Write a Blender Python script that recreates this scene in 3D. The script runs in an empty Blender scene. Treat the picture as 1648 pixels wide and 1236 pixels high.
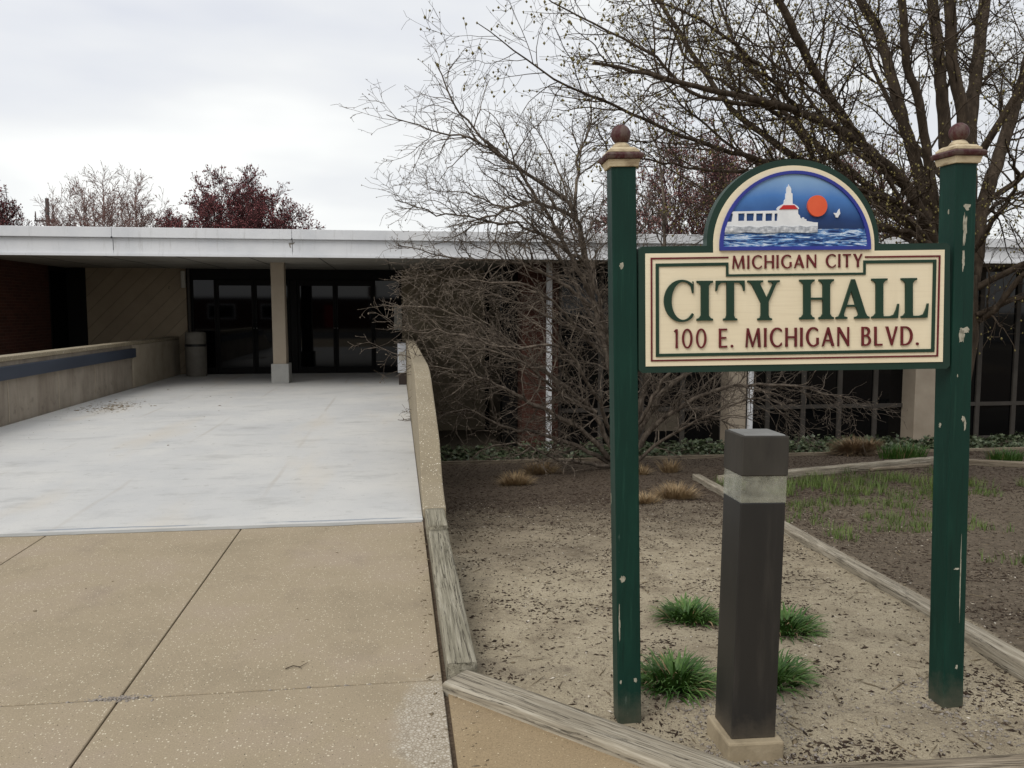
import bpy, bmesh, math, random
import numpy as np
from mathutils import Vector, Matrix, noise as mnoise
SC = bpy.context.scene
COL = SC.collection
rad = math.radians

# ---------------------------------------------------------------- camera
cam_d = bpy.data.cameras.new("camera"); cam = bpy.data.objects.new("camera", cam_d); COL.objects.link(cam)
cam.location = (0, 0, 1.55)
cam.rotation_euler = (rad(90 - 5.07), 0, rad(-7.85))
cam_d.sensor_width = 36; cam_d.lens = 36 * 1330 / 1648
cam_d.clip_start = 0.05; cam_d.clip_end = 2000
SC.camera = cam
# ---------------------------------------------------------------- sky and sun
SC.view_settings.view_transform = 'Standard'; SC.view_settings.look = 'None'
SC.view_settings.exposure = 0.15; SC.view_settings.gamma = 1.0
SUN_EL, SUN_AZ = 46.0, -136.0       # azimuth measured from +Y (ahead), negative = left
W = bpy.data.worlds.new("World"); SC.world = W; W.use_nodes = True
nt = W.node_tree; N = nt.nodes; Lk = nt.links; N.clear()
wo = N.new('ShaderNodeOutputWorld'); bg = N.new('ShaderNodeBackground'); bg.inputs[1].default_value = 0.1
sky = N.new('ShaderNodeTexSky'); sky.sky_type = 'NISHITA'; sky.sun_disc = False
sky.sun_elevation = rad(SUN_EL); sky.sun_rotation = rad(SUN_AZ)
tc = N.new('ShaderNodeTexCoord'); mp = N.new('ShaderNodeMapping'); mp.inputs['Scale'].default_value = (1.0, 1.0, 3.6)
Lk.new(tc.outputs['Generated'], mp.inputs[0])
n1 = N.new('ShaderNodeTexNoise'); n1.inputs['Scale'].default_value = 1.9; n1.inputs['Detail'].default_value = 4.5; n1.inputs['Roughness'].default_value = .48
Lk.new(mp.outputs[0], n1.inputs['Vector'])
cr = N.new('ShaderNodeValToRGB'); e = cr.color_ramp.elements
e[0].position = .34; e[0].color = (6.45, 6.65, 7.15, 1); e[1].position = .64; e[1].color = (8.8, 8.85, 8.65, 1)
m_ = e = cr.color_ramp.elements.new(.5); m_.color = (7.5, 7.6, 7.7, 1)
Lk.new(n1.outputs['Fac'], cr.inputs[0])
# the cloud deck is brighter where it is thin
vd = N.new('ShaderNodeVectorMath'); vd.operation = 'DOT_PRODUCT'
sd = Vector((math.sin(rad(SUN_AZ)) * math.cos(rad(SUN_EL)), math.cos(rad(SUN_AZ)) * math.cos(rad(SUN_EL)), math.sin(rad(SUN_EL))))
glow = Vector((-.50, .62, .60)); glow.normalize(); vd.inputs[1].default_value = glow   # thinner cloud up to the left
Lk.new(tc.outputs['Generated'], vd.inputs[0])
mr = N.new('ShaderNodeMapRange'); mr.inputs[1].default_value = -.6; mr.inputs[2].default_value = 1; mr.inputs[3].default_value = .92; mr.inputs[4].default_value = 1.13
Lk.new(vd.outputs['Value'], mr.inputs[0])
ml = N.new('ShaderNodeVectorMath'); ml.operation = 'SCALE'
Lk.new(cr.outputs[0], ml.inputs[0]); Lk.new(mr.outputs[0], ml.inputs['Scale'])
mx = N.new('ShaderNodeMix'); mx.data_type = 'RGBA'; mx.inputs[0].default_value = .93
Lk.new(sky.outputs[0], mx.inputs[6]); Lk.new(ml.outputs[0], mx.inputs[7]); Lk.new(mx.outputs[2], bg.inputs[0]); Lk.new(bg.outputs[0], wo.inputs[0])
sun_d = bpy.data.lights.new("sun", 'SUN'); sun_d.energy = 1.5; sun_d.angle = rad(34); sun_d.color = (1, .97, .92)
sun = bpy.data.objects.new("sun", sun_d); COL.objects.link(sun)
sun.rotation_euler = (-sd).to_track_quat('-Z', 'Y').to_euler()

# ---------------------------------------------------------------- helpers
def lin(c):
    return tuple(((v / 255) / 12.92 if v / 255 <= .04045 else ((v / 255 + .055) / 1.055) ** 2.4) for v in c) + (1,)
class Mat:
    def __init__(s, name, rough=.8, spec=.3):
        s.m = bpy.data.materials.new(name); s.m.use_nodes = True
        s.t = s.m.node_tree; s.p = s.t.nodes['Principled BSDF']
        s.p.inputs['Roughness'].default_value = rough; s.p.inputs['Specular IOR Level'].default_value = spec
        s.tc = None
    def n(s, k): return s.t.nodes.new(k)
    def l(s, a, b): s.t.links.new(a, b)
    def co(s, scale=(1, 1, 1), coord='Object', rot=(0, 0, 0)):
        if s.tc is None: s.tc = s.n('ShaderNodeTexCoord')
        m = s.n('ShaderNodeMapping'); m.inputs['Scale'].default_value = scale; m.inputs['Rotation'].default_value = rot
        s.l(s.tc.outputs[coord], m.inputs[0]); return m.outputs[0]
    def noise(s, scale, detail=5, rough=.55, vec=None, dist=0):
        a = s.n('ShaderNodeTexNoise'); a.inputs['Scale'].default_value = scale; a.inputs['Detail'].default_value = detail
        a.inputs['Roughness'].default_value = rough; a.inputs['Distortion'].default_value = dist
        s.l(vec if vec is not None else s.co(), a.inputs['Vector']); return a.outputs['Fac']
    def ramp(s, fac, cols, interp='LINEAR'):
        r = s.n('ShaderNodeValToRGB'); r.color_ramp.interpolation = interp
        el = r.color_ramp.elements
        el[0].position, el[0].color = cols[0][0], lin(cols[0][1]); el[1].position, el[1].color = cols[-1][0], lin(cols[-1][1])
        for p, c in cols[1:-1]:
            q = el.new(p); q.color = lin(c)
        s.l(fac, r.inputs[0]); return r.outputs[0]
    def mask(s, fac, a, b):
        r = s.n('ShaderNodeMapRange'); r.inputs[1].default_value = a; r.inputs[2].default_value = b; s.l(fac, r.inputs[0]); return r.outputs[0]
    def math(s, op, a, b=None):
        m = s.n('ShaderNodeMath'); m.operation = op
        for i, v in enumerate((a, b)):
            if v is None: continue
            if isinstance(v, (int, float)): m.inputs[i].default_value = v
            else: s.l(v, m.inputs[i])
        return m.outputs[0]
    def mix(s, fac, a, b, blend='MIX'):
        m = s.n('ShaderNodeMix'); m.data_type = 'RGBA'; m.blend_type = blend
        if isinstance(fac, (int, float)): m.inputs[0].default_value = fac
        else: s.l(fac, m.inputs[0])
        for i, v in ((6, a), (7, b)):
            if isinstance(v, tuple): m.inputs[i].default_value = lin(v) if len(v) == 3 else v
            else: s.l(v, m.inputs[i])
        return m.outputs[2]
    def base(s, c):
        if isinstance(c, tuple): s.p.inputs['Base Color'].default_value = lin(c)
        else: s.l(c, s.p.inputs['Base Color'])
        return s
    def bump(s, h, strength=.3, dist=.01):
        b = s.n('ShaderNodeBump'); b.inputs['Strength'].default_value = strength; b.inputs['Distance'].default_value = dist
        s.l(h, b.inputs['Height']); s.l(b.outputs[0], s.p.inputs['Normal']); return s
    def sep(s, i):
        x = s.n('ShaderNodeSeparateXYZ'); s.l(s.co(), x.inputs[0]); return x.outputs[i]
def simple(name, cols, scale=6, rough=.8, spec=.3, bump=0, bscale=60, stretch=(1, 1, 1), bdist=.004, coord='Object'):
    m = Mat(name, rough, spec); v = m.co(stretch, coord)
    k = len(cols)
    if k == 1: m.base(cols[0])
    else: m.base(m.ramp(m.noise(scale, 6, .6, v), [(.28 + .44 * i / (k - 1), c) for i, c in enumerate(cols)]))
    if bump: m.bump(m.noise(bscale, 4, .6, v), bump, bdist)
    return m.m

class MB:
    def __init__(s): s.v = []; s.f = []
    def add(s, v, f):
        o = len(s.v); s.v += [tuple(q) for q in v]; s.f += [tuple(i + o for i in q) for q in f]; return s
    def box(s, x0, x1, y0, y1, z0, z1, M=None):
        v = [(x0, y0, z0), (x1, y0, z0), (x1, y1, z0), (x0, y1, z0), (x0, y0, z1), (x1, y0, z1), (x1, y1, z1), (x0, y1, z1)]
        if M is not None: v = [M @ Vector(q) for q in v]
        return s.add(v, [(0, 3, 2, 1), (4, 5, 6, 7), (0, 1, 5, 4), (1, 2, 6, 5), (2, 3, 7, 6), (3, 0, 4, 7)])
    def frustum(s, cx, cy, z0, z1, a0, a1, M=None):
        v = [(cx + sx * a0, cy + sy * a0, z0) for sx, sy in ((-1, -1), (1, -1), (1, 1), (-1, 1))] + [(cx + sx * a1, cy + sy * a1, z1) for sx, sy in ((-1, -1), (1, -1), (1, 1), (-1, 1))]
        if M is not None: v = [M @ Vector(q) for q in v]
        return s.add(v, [(3, 2, 1, 0), (4, 5, 6, 7), (0, 1, 5, 4), (1, 2, 6, 5), (2, 3, 7, 6), (3, 0, 4, 7)])
    def lathe(s, prof, cx, cy, n=24, M=None):
        v = []; f = []
        for r, z in prof:
            for i in range(n):
                a = 2 * math.pi * i / n; q = Vector((cx + r * math.cos(a), cy + r * math.sin(a), z)); v.append(M @ q if M is not None else q)
        for j in range(len(prof) - 1):
            for i in range(n): f.append((j * n + i, j * n + (i + 1) % n, (j + 1) * n + (i + 1) % n, (j + 1) * n + i))
        f.append(tuple(range(n - 1, -1, -1))); f.append(tuple((len(prof) - 1) * n + i for i in range(n)))
        return s.add(v, f)
    def prism(s, poly, d, M=None):       # poly: list of 3D points, extruded by vector d
        n = len(poly); v = [Vector(p) for p in poly] + [Vector(p) + Vector(d) for p in poly]
        if M is not None: v = [M @ q for q in v]
        return s.add(v, [tuple(range(n - 1, -1, -1)), tuple(range(n, 2 * n))] + [(i, (i + 1) % n, n + (i + 1) % n, n + i) for i in range(n)])
def Wm(o):
    m = o.matrix_basis.copy()
    return Wm(o.parent) @ o.matrix_parent_inverse @ m if o.parent else m
def tag(o, label=None, cat=None, group=None, kind=None):
    for k, v in (('label', label), ('category', cat), ('group', group), ('kind', kind)):
        if v: o[k] = v
    return o
def link(name, me, mat, parent=None, loc=None, rot=None):
    o = bpy.data.objects.new(name, me); COL.objects.link(o)
    if loc is not None: o.location = loc
    if rot is not None: o.rotation_euler = rot
    if mat is not None: me.materials.append(mat)
    if parent is not None:
        o.parent = parent; o.matrix_parent_inverse = Wm(parent).inverted()
    return o
def put(name, mb, mat, parent=None, bevel=0, seg=2, smooth=False, loc=None, rot=None, fix=True):
    me = bpy.data.meshes.new(name); me.from_pydata(mb.v, [], mb.f)
    if fix or bevel:
        bm = bmesh.new(); bm.from_mesh(me)
        bmesh.ops.recalc_face_normals(bm, faces=bm.faces)
        if bevel:
            eds = [e for e in bm.edges if len(e.link_faces) == 2 and e.calc_face_angle(0) > .5]
            bmesh.ops.bevel(bm, geom=eds, offset=bevel, segments=seg, affect='EDGES', profile=.5, clamp_overlap=True)
        bm.to_mesh(me); bm.free()
    if smooth: me.polygons.foreach_set('use_smooth', [True] * len(me.polygons))
    me.update()
    return link(name, me, mat, parent, loc, rot)
def empty(name, loc, label, cat, group=None):
    o = bpy.data.objects.new(name, None); COL.objects.link(o); o.location = loc; o.empty_display_size = .2
    return tag(o, label, cat, group)
def plate(name, contours, f0, f1, mat, parent, place, bev=0):
    """flat outline (with holes) of real thickness: contours are 2D lists; place(u, f, v) -> world"""
    cu = bpy.data.curves.new('tmp', 'CURVE'); cu.dimensions = '2D'; cu.fill_mode = 'BOTH'
    cu.extrude = (f1 - f0) / 2 - bev
    if bev: cu.bevel_depth = bev; cu.bevel_resolution = 1; cu.offset = -bev
    for c in contours:
        sp = cu.splines.new('POLY'); sp.points.add(len(c) - 1); sp.use_cyclic_u = True
        for i, (u, v) in enumerate(c): sp.points[i].co = (u, v, 0, 1)
    ob = bpy.data.objects.new('tmp', cu); COL.objects.link(ob)
    dg = bpy.context.evaluated_depsgraph_get(); dg.update()
    me = bpy.data.meshes.new_from_object(ob.evaluated_get(dg)); me.materials.clear()
    bpy.data.objects.remove(ob); bpy.data.curves.remove(cu)
    mid = (f0 + f1) / 2
    for q in me.vertices: q.co = place(q.co.x, mid + q.co.z, q.co.y)
    me.name = name
    bm = bmesh.new(); bm.from_mesh(me); bmesh.ops.remove_doubles(bm, verts=bm.verts, dist=1e-6); bmesh.ops.recalc_face_normals(bm, faces=bm.faces); bm.to_mesh(me); bm.free()
    return link(name, me, mat, parent)
def tubes(lines, smooth=True):
    """lines: list of (pts Nx3, radii N) -> mesh data"""
    V = []; Fq = []; off = 0
    for pts, rr in lines:
        pts = np.asarray(pts, float); rr = np.asarray(rr, float); n = len(pts)
        k = 10 if rr[0] > .05 else (7 if rr[0] > .02 else (5 if rr[0] > .009 else 3))
        t = np.empty_like(pts); t[1:-1] = pts[2:] - pts[:-2]; t[0] = pts[1] - pts[0]; t[-1] = pts[-1] - pts[-2]
        t /= np.linalg.norm(t, axis=1)[:, None] + 1e-9
        ref = np.array([0.0, 0, 1]) if abs(t[0, 2]) < .8 else np.array([1.0, 0, 0])
        a = np.cross(t, ref); a /= np.linalg.norm(a, axis=1)[:, None] + 1e-9; b = np.cross(t, a)
        an = np.arange(k) * 2 * math.pi / k
        ring = pts[:, None, :] + rr[:, None, None] * (np.cos(an)[None, :, None] * a[:, None, :] + np.sin(an)[None, :, None] * b[:, None, :])
        V.append(ring.reshape(-1, 3))
        i = np.arange(n - 1)[:, None] * k; j = np.arange(k)[None, :]; j2 = (j + 1) % k
        Fq.append(np.stack([i + j, i + j2, i + k + j2, i + k + j], -1).reshape(-1, 4) + off); off += n * k
    return np.concatenate(V), np.concatenate(Fq)
def npmesh(name, V, F, mat, parent=None, smooth=False):
    me = bpy.data.meshes.new(name); nv, nf, k = len(V), len(F), F.shape[1]
    me.vertices.add(nv); me.vertices.foreach_set('co', np.asarray(V, np.float32).ravel())
    me.loops.add(nf * k); me.loops.foreach_set('vertex_index', F.astype(np.int32).ravel())
    me.polygons.add(nf); me.polygons.foreach_set('loop_start', np.arange(nf, dtype=np.int32) * k)
    if smooth: me.polygons.foreach_set('use_smooth', np.ones(nf, bool))
    me.update(calc_edges=True); me.validate()
    return link(name, me, mat, parent)

# ---------------------------------------------------------------- materials
def aggregate(name, base, pebble, peb_scale, frac, tint=None, worn=None):
    m = Mat(name, .85, .25)
    v = m.co()
    vo = m.n('ShaderNodeTexVoronoi'); vo.inputs['Scale'].default_value = peb_scale; m.l(v, vo.inputs['Vector'])
    sp = m.n('ShaderNodeSeparateColor'); m.l(vo.outputs['Color'], sp.inputs[0])
    isp = m.math('GREATER_THAN', sp.outputs[0], 1 - frac)
    rr = m.math('MULTIPLY', sp.outputs[1], .24); rr = m.math('ADD', rr, .14)
    ins = m.math('LESS_THAN', vo.outputs['Distance'], rr)
    pm = m.math('MULTIPLY', isp, ins)
    b = m.ramp(m.noise(1.3, 6, .6), [(.3, base[0]), (.5, base[1]), (.7, base[2])])
    fine = m.noise(170, 3, .7)
    b = m.mix(m.mask(fine, .3, .75), m.mix(.4, b, (60, 50, 40), 'MULTIPLY'), b)
    dk = m.math('MULTIPLY', m.math('LESS_THAN', sp.outputs[0], .1), m.math('LESS_THAN', vo.outputs['Distance'], .22))
    b = m.mix(m.math('MULTIPLY', dk, .8), b, (56, 48, 41))
    pc = m.ramp(sp.outputs[2], [(0, pebble[0]), (.5, pebble[1]), (1, pebble[2])])
    c = m.mix(pm, b, pc)
    h = m.math('ADD', m.math('MULTIPLY', pm, .8), m.math('MULTIPLY', fine, .5))
    if worn:                      # patch of worn, whitened stones: centre, size
        sx = m.n('ShaderNodeSeparateXYZ'); m.l(v, sx.inputs[0])
        dx = m.math('DIVIDE', m.math('SUBTRACT', sx.outputs[0], worn[0]), worn[2]); dy = m.math('DIVIDE', m.math('SUBTRACT', sx.outputs[1], worn[1]), worn[3])
        d = m.math('ADD', m.math('MULTIPLY', dx, dx), m.math('MULTIPLY', dy, dy))
        d = m.math('ADD', d, m.math('MULTIPLY', m.math('SUBTRACT', m.noise(9, 4, .6), .5), 1.6))
        wm = m.mask(d, 1.1, .55)
        v2 = m.n('ShaderNodeTexVoronoi'); v2.inputs['Scale'].default_value = 74; v2.inputs['Randomness'].default_value = 1; v2.feature = 'DISTANCE_TO_EDGE'; m.l(v, v2.inputs['Vector'])
        wc = m.ramp(v2.outputs['Distance'], [(.02, (132, 122, 108)), (.16, (180, 172, 158)), (.4, (208, 203, 192))])
        c = m.mix(m.math('MULTIPLY', wm, .62), c, wc)
    st = m.noise(2.6, 5, .65, m.co((1, .7, 1)))
    c = m.mix(m.math('MULTIPLY', m.mask(st, .55, .74), .24), c, (96, 84, 76))
    m.base(c); m.bump(h, .35, .003)
    return m.m
M_PAVE = aggregate('exposed_aggregate', ((160, 146, 122), (171, 156, 131), (174, 158, 138)), ((172, 158, 134), (192, 179, 153), (212, 202, 180)), 98, .42, worn=(.15, 2.95, .2, .46))
M_PAVE2 = aggregate('fine_aggregate', ((158, 138, 108), (166, 146, 115), (166, 148, 122)), ((190, 172, 138), (204, 188, 155), (210, 196, 168)), 120, .08)
M_PARA = aggregate('parapet_aggregate', ((146, 134, 112), (157, 145, 122), (164, 152, 130)), ((172, 160, 136), (204, 194, 172), (228, 222, 208)), 72, .46)
def walkway_mat():
    m = Mat('painted_concrete', .7, .3); v0 = m.co()
    c = m.ramp(m.noise(.8, 7, .62, m.co((1, .8, 1))), [(.3, (182, 182, 181)), (.5, (193, 192, 189)), (.7, (201, 199, 194))])
    st = m.noise(1.7, 8, .7, m.co((.7, 1.6, 1)))
    c = m.mix(m.math('MULTIPLY', m.mask(st, .54, .7), .55), c, (148, 147, 144))
    bl = m.noise(.45, 5, .6, m.co((1.2, .8, 1))); c = m.mix(m.math('MULTIPLY', m.mask(bl, .5, .66), .3), c, (168, 170, 173))
    fs = m.noise(6, 7, .72, m.co((.6, 1.8, 1))); c = m.mix(m.math('MULTIPLY', m.mask(fs, .55, .7), .35), c, (150, 148, 144))
    gz = m.noise(140, 3, .7); c = m.mix(m.math('MULTIPLY', m.mask(gz, .45, .7), .2), c, (132, 130, 127))
    warm = m.noise(.9, 4, .5, m.co((1.6, .35, 1)))
    c = m.mix(m.math('MULTIPLY', m.mask(warm, .55, .75), .5), c, (196, 184, 164))
    y_ = m.n('ShaderNodeSeparateXYZ'); m.l(v0, y_.inputs[0]); yy = m.math('ADD', y_.outputs[1], m.math('MULTIPLY', m.noise(2.2, 4, .6), .06))
    dl = m.mask(m.math('ABSOLUTE', m.math('SUBTRACT', yy, 6.155)), .022, .006); dl = m.math('MULTIPLY', dl, m.mask(m.noise(1.1, 3, .6), .46, .54))
    c = m.mix(m.math('MULTIPLY', dl, .7), c, (104, 116, 132))
    ft = m.noise(9, 3, .5, m.co((1, .6, 1))); c = m.mix(m.math('MULTIPLY', m.mask(ft, .66, .72), .3), c, (140, 138, 133))
    # ghosts of old slab joints under the paint
    x = m.sep(0)
    for jx in (-1.125, -2.43, -3.74):
        d = m.math('ABSOLUTE', m.math('SUBTRACT', m.math('ADD', x, m.math('MULTIPLY', m.noise(1.1, 3, .5), .08)), jx + .04))
        c = m.mix(m.math('MULTIPLY', m.math('MULTIPLY', m.mask(d, .03, .008), m.mask(m.noise(.5, 3, .5), .45, .6)), .28), c, (150, 136, 116))
    sk = m.noise(26, 3, .6)
    c = m.mix(m.math('MULTIPLY', m.mask(sk, .68, .74), .5), c, (116, 111, 104))
    m.base(c); m.bump(m.noise(50, 4, .6), .12, .003)
    return m.m
M_WALK = walkway_mat()
def soil_mat():
    m = Mat('soil', .95, .15)
    sx = m.n('ShaderNodeSeparateXYZ'); m.l(m.co(), sx.inputs[0]); X, Y = sx.outputs[0], sx.outputs[1]
    sand = m.ramp(m.noise(3.2, 8, .68), [(.3, (140, 128, 108)), (.5, (178, 166, 142)), (.7, (190, 178, 154))])
    gr = m.noise(150, 3, .75)
    sand = m.mix(m.mask(gr, .3, .6), m.mix(.6, sand, (128, 114, 100), 'MULTIPLY'), sand)
    sp = m.noise(48, 4, .7)
    sand = m.mix(m.math('MULTIPLY', m.mask(sp, .58, .66), .85), sand, (84, 71, 62)); sp2 = m.noise(16, 7, .78); sand = m.mix(m.math('MULTIPLY', m.mask(sp2, .55, .66), .6), sand, (104, 90, 79))
    mul = m.ramp(m.noise(28, 8, .75), [(.32, (50, 43, 36)), (.5, (84, 73, 62)), (.66, (122, 109, 94))])
    wob = m.math('MULTIPLY', m.math('SUBTRACT', m.noise(.9, 6, .62), .5), 5.5)
    far = m.mask(m.math('ADD', m.math('ADD', Y, m.math('MULTIPLY', X, -.05)), wob), 5.2, 8.6)
    side = m.math('SUBTRACT', X, m.math('ADD', m.math('MULTIPLY', Y, .1597), 2.30))
    wob2 = m.math('MULTIPLY', m.math('SUBTRACT', m.noise(4, 4, .6), .5), .5)
    sm = m.mask(m.math('ADD', side, m.math('MULTIPLY', wob2, .2)), 0, .06)
    mk = m.math('MAXIMUM', far, m.math('MULTIPLY', sm, .85))
    bl = m.mask(m.noise(1.6, 6, .65), .56, .66)
    mk = m.math('MAXIMUM', mk, m.math('MULTIPLY', bl, .5))
    m.base(m.mix(mk, sand, mul))
    m.bump(m.math('ADD', m.noise(60, 6, .7), m.math('MULTIPLY', gr, .3)), .9, .012)
    return m.m
M_SOIL = soil_mat()
def timber_mat(name, cols, crack):
    m = Mat(name, .9, .15)
    v = m.co((1.2, 22, 22)); g = m.noise(2.2, 7, .65, v, .6)
    c = m.ramp(g, [(.3, cols[0]), (.5, cols[1]), (.68, cols[2])])
    ck = m.noise(1.0, 5, .6, m.co((.7, 34, 34)), .8)
    cm = m.mask(m.math('ABSOLUTE', m.math('SUBTRACT', ck, .5)), .013, .003)
    kn = m.noise(7, 3, .5, m.co((1, 2.2, 2.2)))
    c = m.mix(m.math('MULTIPLY', m.mask(kn, .70, .78), .3), c, (104, 92, 76))
    c = m.mix(m.math('MULTIPLY', cm, crack), c, (48, 41, 34))
    g2 = m.noise(2.5, 5, .7, m.co((1.5, 70, 70))); c = m.mix(m.math('MULTIPLY', m.mask(g2, .5, .68), .5), c, m.mix(.7, c, (96, 84, 70), 'MULTIPLY'))
    g = m.math('ADD', g, m.math('MULTIPLY', g2, .6))
    m.base(c); m.bump(m.math('SUBTRACT', g, m.math('MULTIPLY', cm, .8)), .6, .006)
    return m.m
M_TIM = timber_mat('weathered_timber', ((122, 113, 98), (156, 147, 130), (182, 174, 158)), .85)
M_TIMG = timber_mat('greenish_timber', ((110, 105, 90), (142, 136, 119), (164, 158, 142)), .85)
M_TIMD = timber_mat('grey_timber', ((104, 94, 80), (140, 128, 110), (164, 152, 134)), .7)
def fascia_mat():
    m = Mat('white_painted_steel', .5, .35)
    c = m.ramp(m.noise(1.4, 6, .6), [(.28, (204, 206, 209)), (.5, (216, 217, 219)), (.72, (221, 222, 223))])
    st = m.noise(3.2, 6, .7, m.co((4, 1, .5))); c = m.mix(m.math('MULTIPLY', m.mask(st, .56, .74), .4), c, (150, 148, 142))
    sp = m.noise(5, 5, .75); c = m.mix(m.math('MULTIPLY', m.mask(sp, .68, .76), .35), c, (140, 132, 122))
    m.base(c); m.bump(m.noise(3, 3), .06, .01); return m.m
M_FASC = fascia_mat()
M_DARKLINE = simple('dark_joint', [(50, 50, 52)], rough=.7)
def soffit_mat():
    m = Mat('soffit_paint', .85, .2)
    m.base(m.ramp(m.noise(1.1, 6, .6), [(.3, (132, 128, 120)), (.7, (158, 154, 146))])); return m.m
M_SOFF = soffit_mat()
def siding_mat(name, sgn, a, b):
    m = Mat(name, .85, .2)
    sx = m.n('ShaderNodeSeparateXYZ'); m.l(m.co(), sx.inputs[0])
    t = m.math('ADD', sx.outputs[0], m.math('MULTIPLY', sx.outputs[2], sgn)); t = m.math('MULTIPLY', t, 2.6)
    fr = m.math('FRACT', t); gv = m.math('LESS_THAN', fr, .035)
    fl = m.math('FLOOR', t); wn = m.n('ShaderNodeTexWhiteNoise'); wn.noise_dimensions = '1D'; m.l(fl, wn.inputs['W'])
    c = m.ramp(m.noise(2, 6, .6), [(.3, a), (.7, b)])
    c = m.mix(m.math('MULTIPLY', wn.outputs[0], .18), c, (70, 62, 52))
    kn = m.noise(5, 2, .5); c = m.mix(m.math('MULTIPLY', m.mask(kn, .72, .76), .6), c, (60, 50, 40))
    c = m.mix(m.math('MULTIPLY', gv, .5), c, (56, 50, 43))
    m.base(c); m.bump(m.math('SUBTRACT', 1, gv), .8, .012); return m.m
M_SIDL = siding_mat('diagonal_siding_rising', -1.0, (136, 122, 103), (152, 138, 117))
M_SIDR = siding_mat('diagonal_siding_falling', 1.0, (136, 124, 104), (150, 138, 117))
def brick_mat():
    m = Mat('brown_brick', .9, .2)
    sx = m.n('ShaderNodeSeparateXYZ'); m.l(m.co(), sx.inputs[0]); cb = m.n('ShaderNodeCombineXYZ')
    m.l(m.math('ADD', sx.outputs[0], sx.outputs[1]), cb.inputs[0]); m.l(sx.outputs[2], cb.inputs[1])
    b = m.n('ShaderNodeTexBrick'); m.l(cb.outputs[0], b.inputs['Vector']); b.inputs['Scale'].default_value = 4.6
    b.inputs['Color1'].default_value = lin((78, 46, 37)); b.inputs['Color2'].default_value = lin((60, 36, 30)); b.inputs['Mortar'].default_value = lin((92, 80, 70))
    b.inputs['Mortar Size'].default_value = .014; b.inputs['Row Height'].default_value = .3; b.inputs['Brick Width'].default_value = .95
    m.base(m.mix(.25, b.outputs['Color'], m.ramp(m.noise(3, 5), [(.3, (60, 36, 30)), (.7, (88, 57, 47))])))
    m.bump(m.math('SUBTRACT', 1, b.outputs['Fac']), .4, .006); return m.m
M_BRICK = brick_mat()
M_CONC = simple('tan_concrete', [(140, 130, 114), (158, 147, 130), (166, 156, 138)], 3.0, .9, .2, .25, 70)
M_PIL = simple('pilaster_concrete', [(146, 134, 118), (156, 144, 128), (164, 152, 135)], 2.0, .9, .2, .3, 90)
M_BASEPAINT = simple('grey_painted_block', [(146, 145, 141), (162, 161, 157)], 4, .7)
def stain_mat():
    m = Mat('stained_concrete', .92, .2)
    c = m.ramp(m.noise(2, 6, .6), [(.3, (138, 129, 117)), (.7, (162, 152, 138))])
    s = m.noise(1.0, 7, .7, m.co((3, 3, .5)), .6)
    c = m.mix(m.math('MULTIPLY', m.mask(s, .45, .7), .55), c, (104, 90, 78))
    d = m.noise(3, 6, .7); c = m.mix(m.math('MULTIPLY', m.mask(d, .58, .7), .5), c, (92, 82, 72))
    m.base(c); m.bump(m.noise(40, 5), .3, .006); return m.m
M_STAIN = stain_mat()
M_RAIL = simple('slate_painted_board', [(44, 50, 62), (56, 63, 76)], 3, .6, .35, .15, 20, (1, .2, 1))
M_GLASS = Mat('dark_glass', .03, .3).base((5, 6, 8)).m
M_GLASS2 = Mat('tinted_window_glass', .04, .35).base((7, 8, 10)).m
M_BRONZE = simple('dark_bronze_frame', [(15, 14, 14), (20, 19, 18)], 5, .65, .15)
M_MULL = simple('grey_mullion', [(62, 58, 54), (74, 70, 65)], 4, .7, .15)
M_CHROME = Mat('worn_metal', .35, .5).base((190, 190, 186)).m
M_CAN = simple('bin_plastic', [(96, 92, 84), (112, 107, 98)], 6, .6, .3)
M_BAG = Mat('black_liner', .4, .4).base((14, 14, 15)).m
M_PANEL = simple('pale_panel', [(164, 160, 150), (178, 174, 164)], 6, .6)
M_BOXW = simple('pale_grey_box', [(176, 178, 182), (194, 196, 200)], 8, .5)
M_BOXD = simple('dark_brown_metal', [(48, 40, 36), (60, 50, 45)], 6, .6)
M_ROOF = simple('roof_gravel', [(150, 148, 144), (176, 174, 170)], 12, .95)
def green_mat():
    m = Mat('green_paint', .55, .22)
    c = m.ramp(m.noise(2.4, 6, .6, m.co((3, 3, .8))), [(.3, (10, 42, 34)), (.55, (13, 49, 40)), (.75, (20, 60, 49))])
    w = m.noise(26, 5, .7, m.co((1, 1, .35)))
    c = m.mix(m.math('MULTIPLY', m.mask(w, .68, .76), .5), c, (104, 122, 112))
    gv = m.noise(3, 6, .7, m.co((22, 22, .9))); c = m.mix(m.math('MULTIPLY', m.mask(gv, .56, .7), .4), c, (9, 26, 23)); c = m.mix(m.math('MULTIPLY', m.mask(gv, .42, .3), .3), c, (44, 84, 70))
    z = m.math('ADD', m.sep(2), m.math('MULTIPLY', m.noise(14, 5, .7), .22)); c = m.mix(m.math('MULTIPLY', m.mask(z, .2, .04), .55), c, (104, 96, 82))
    m.base(c); m.bump(m.math('ADD', m.noise(60, 4, .6, m.co((1, 1, .1))), gv), .3, .003); return m.m
M_GREEN = green_mat()
M_GREENF = simple('green_sign_paint', [(21, 46, 37), (26, 54, 43)], 4, .55, .35, .1, 90)
M_GREENL = simple('green_letter_paint', [(23, 50, 36), (28, 57, 42)], 6, .55, .35)
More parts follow.
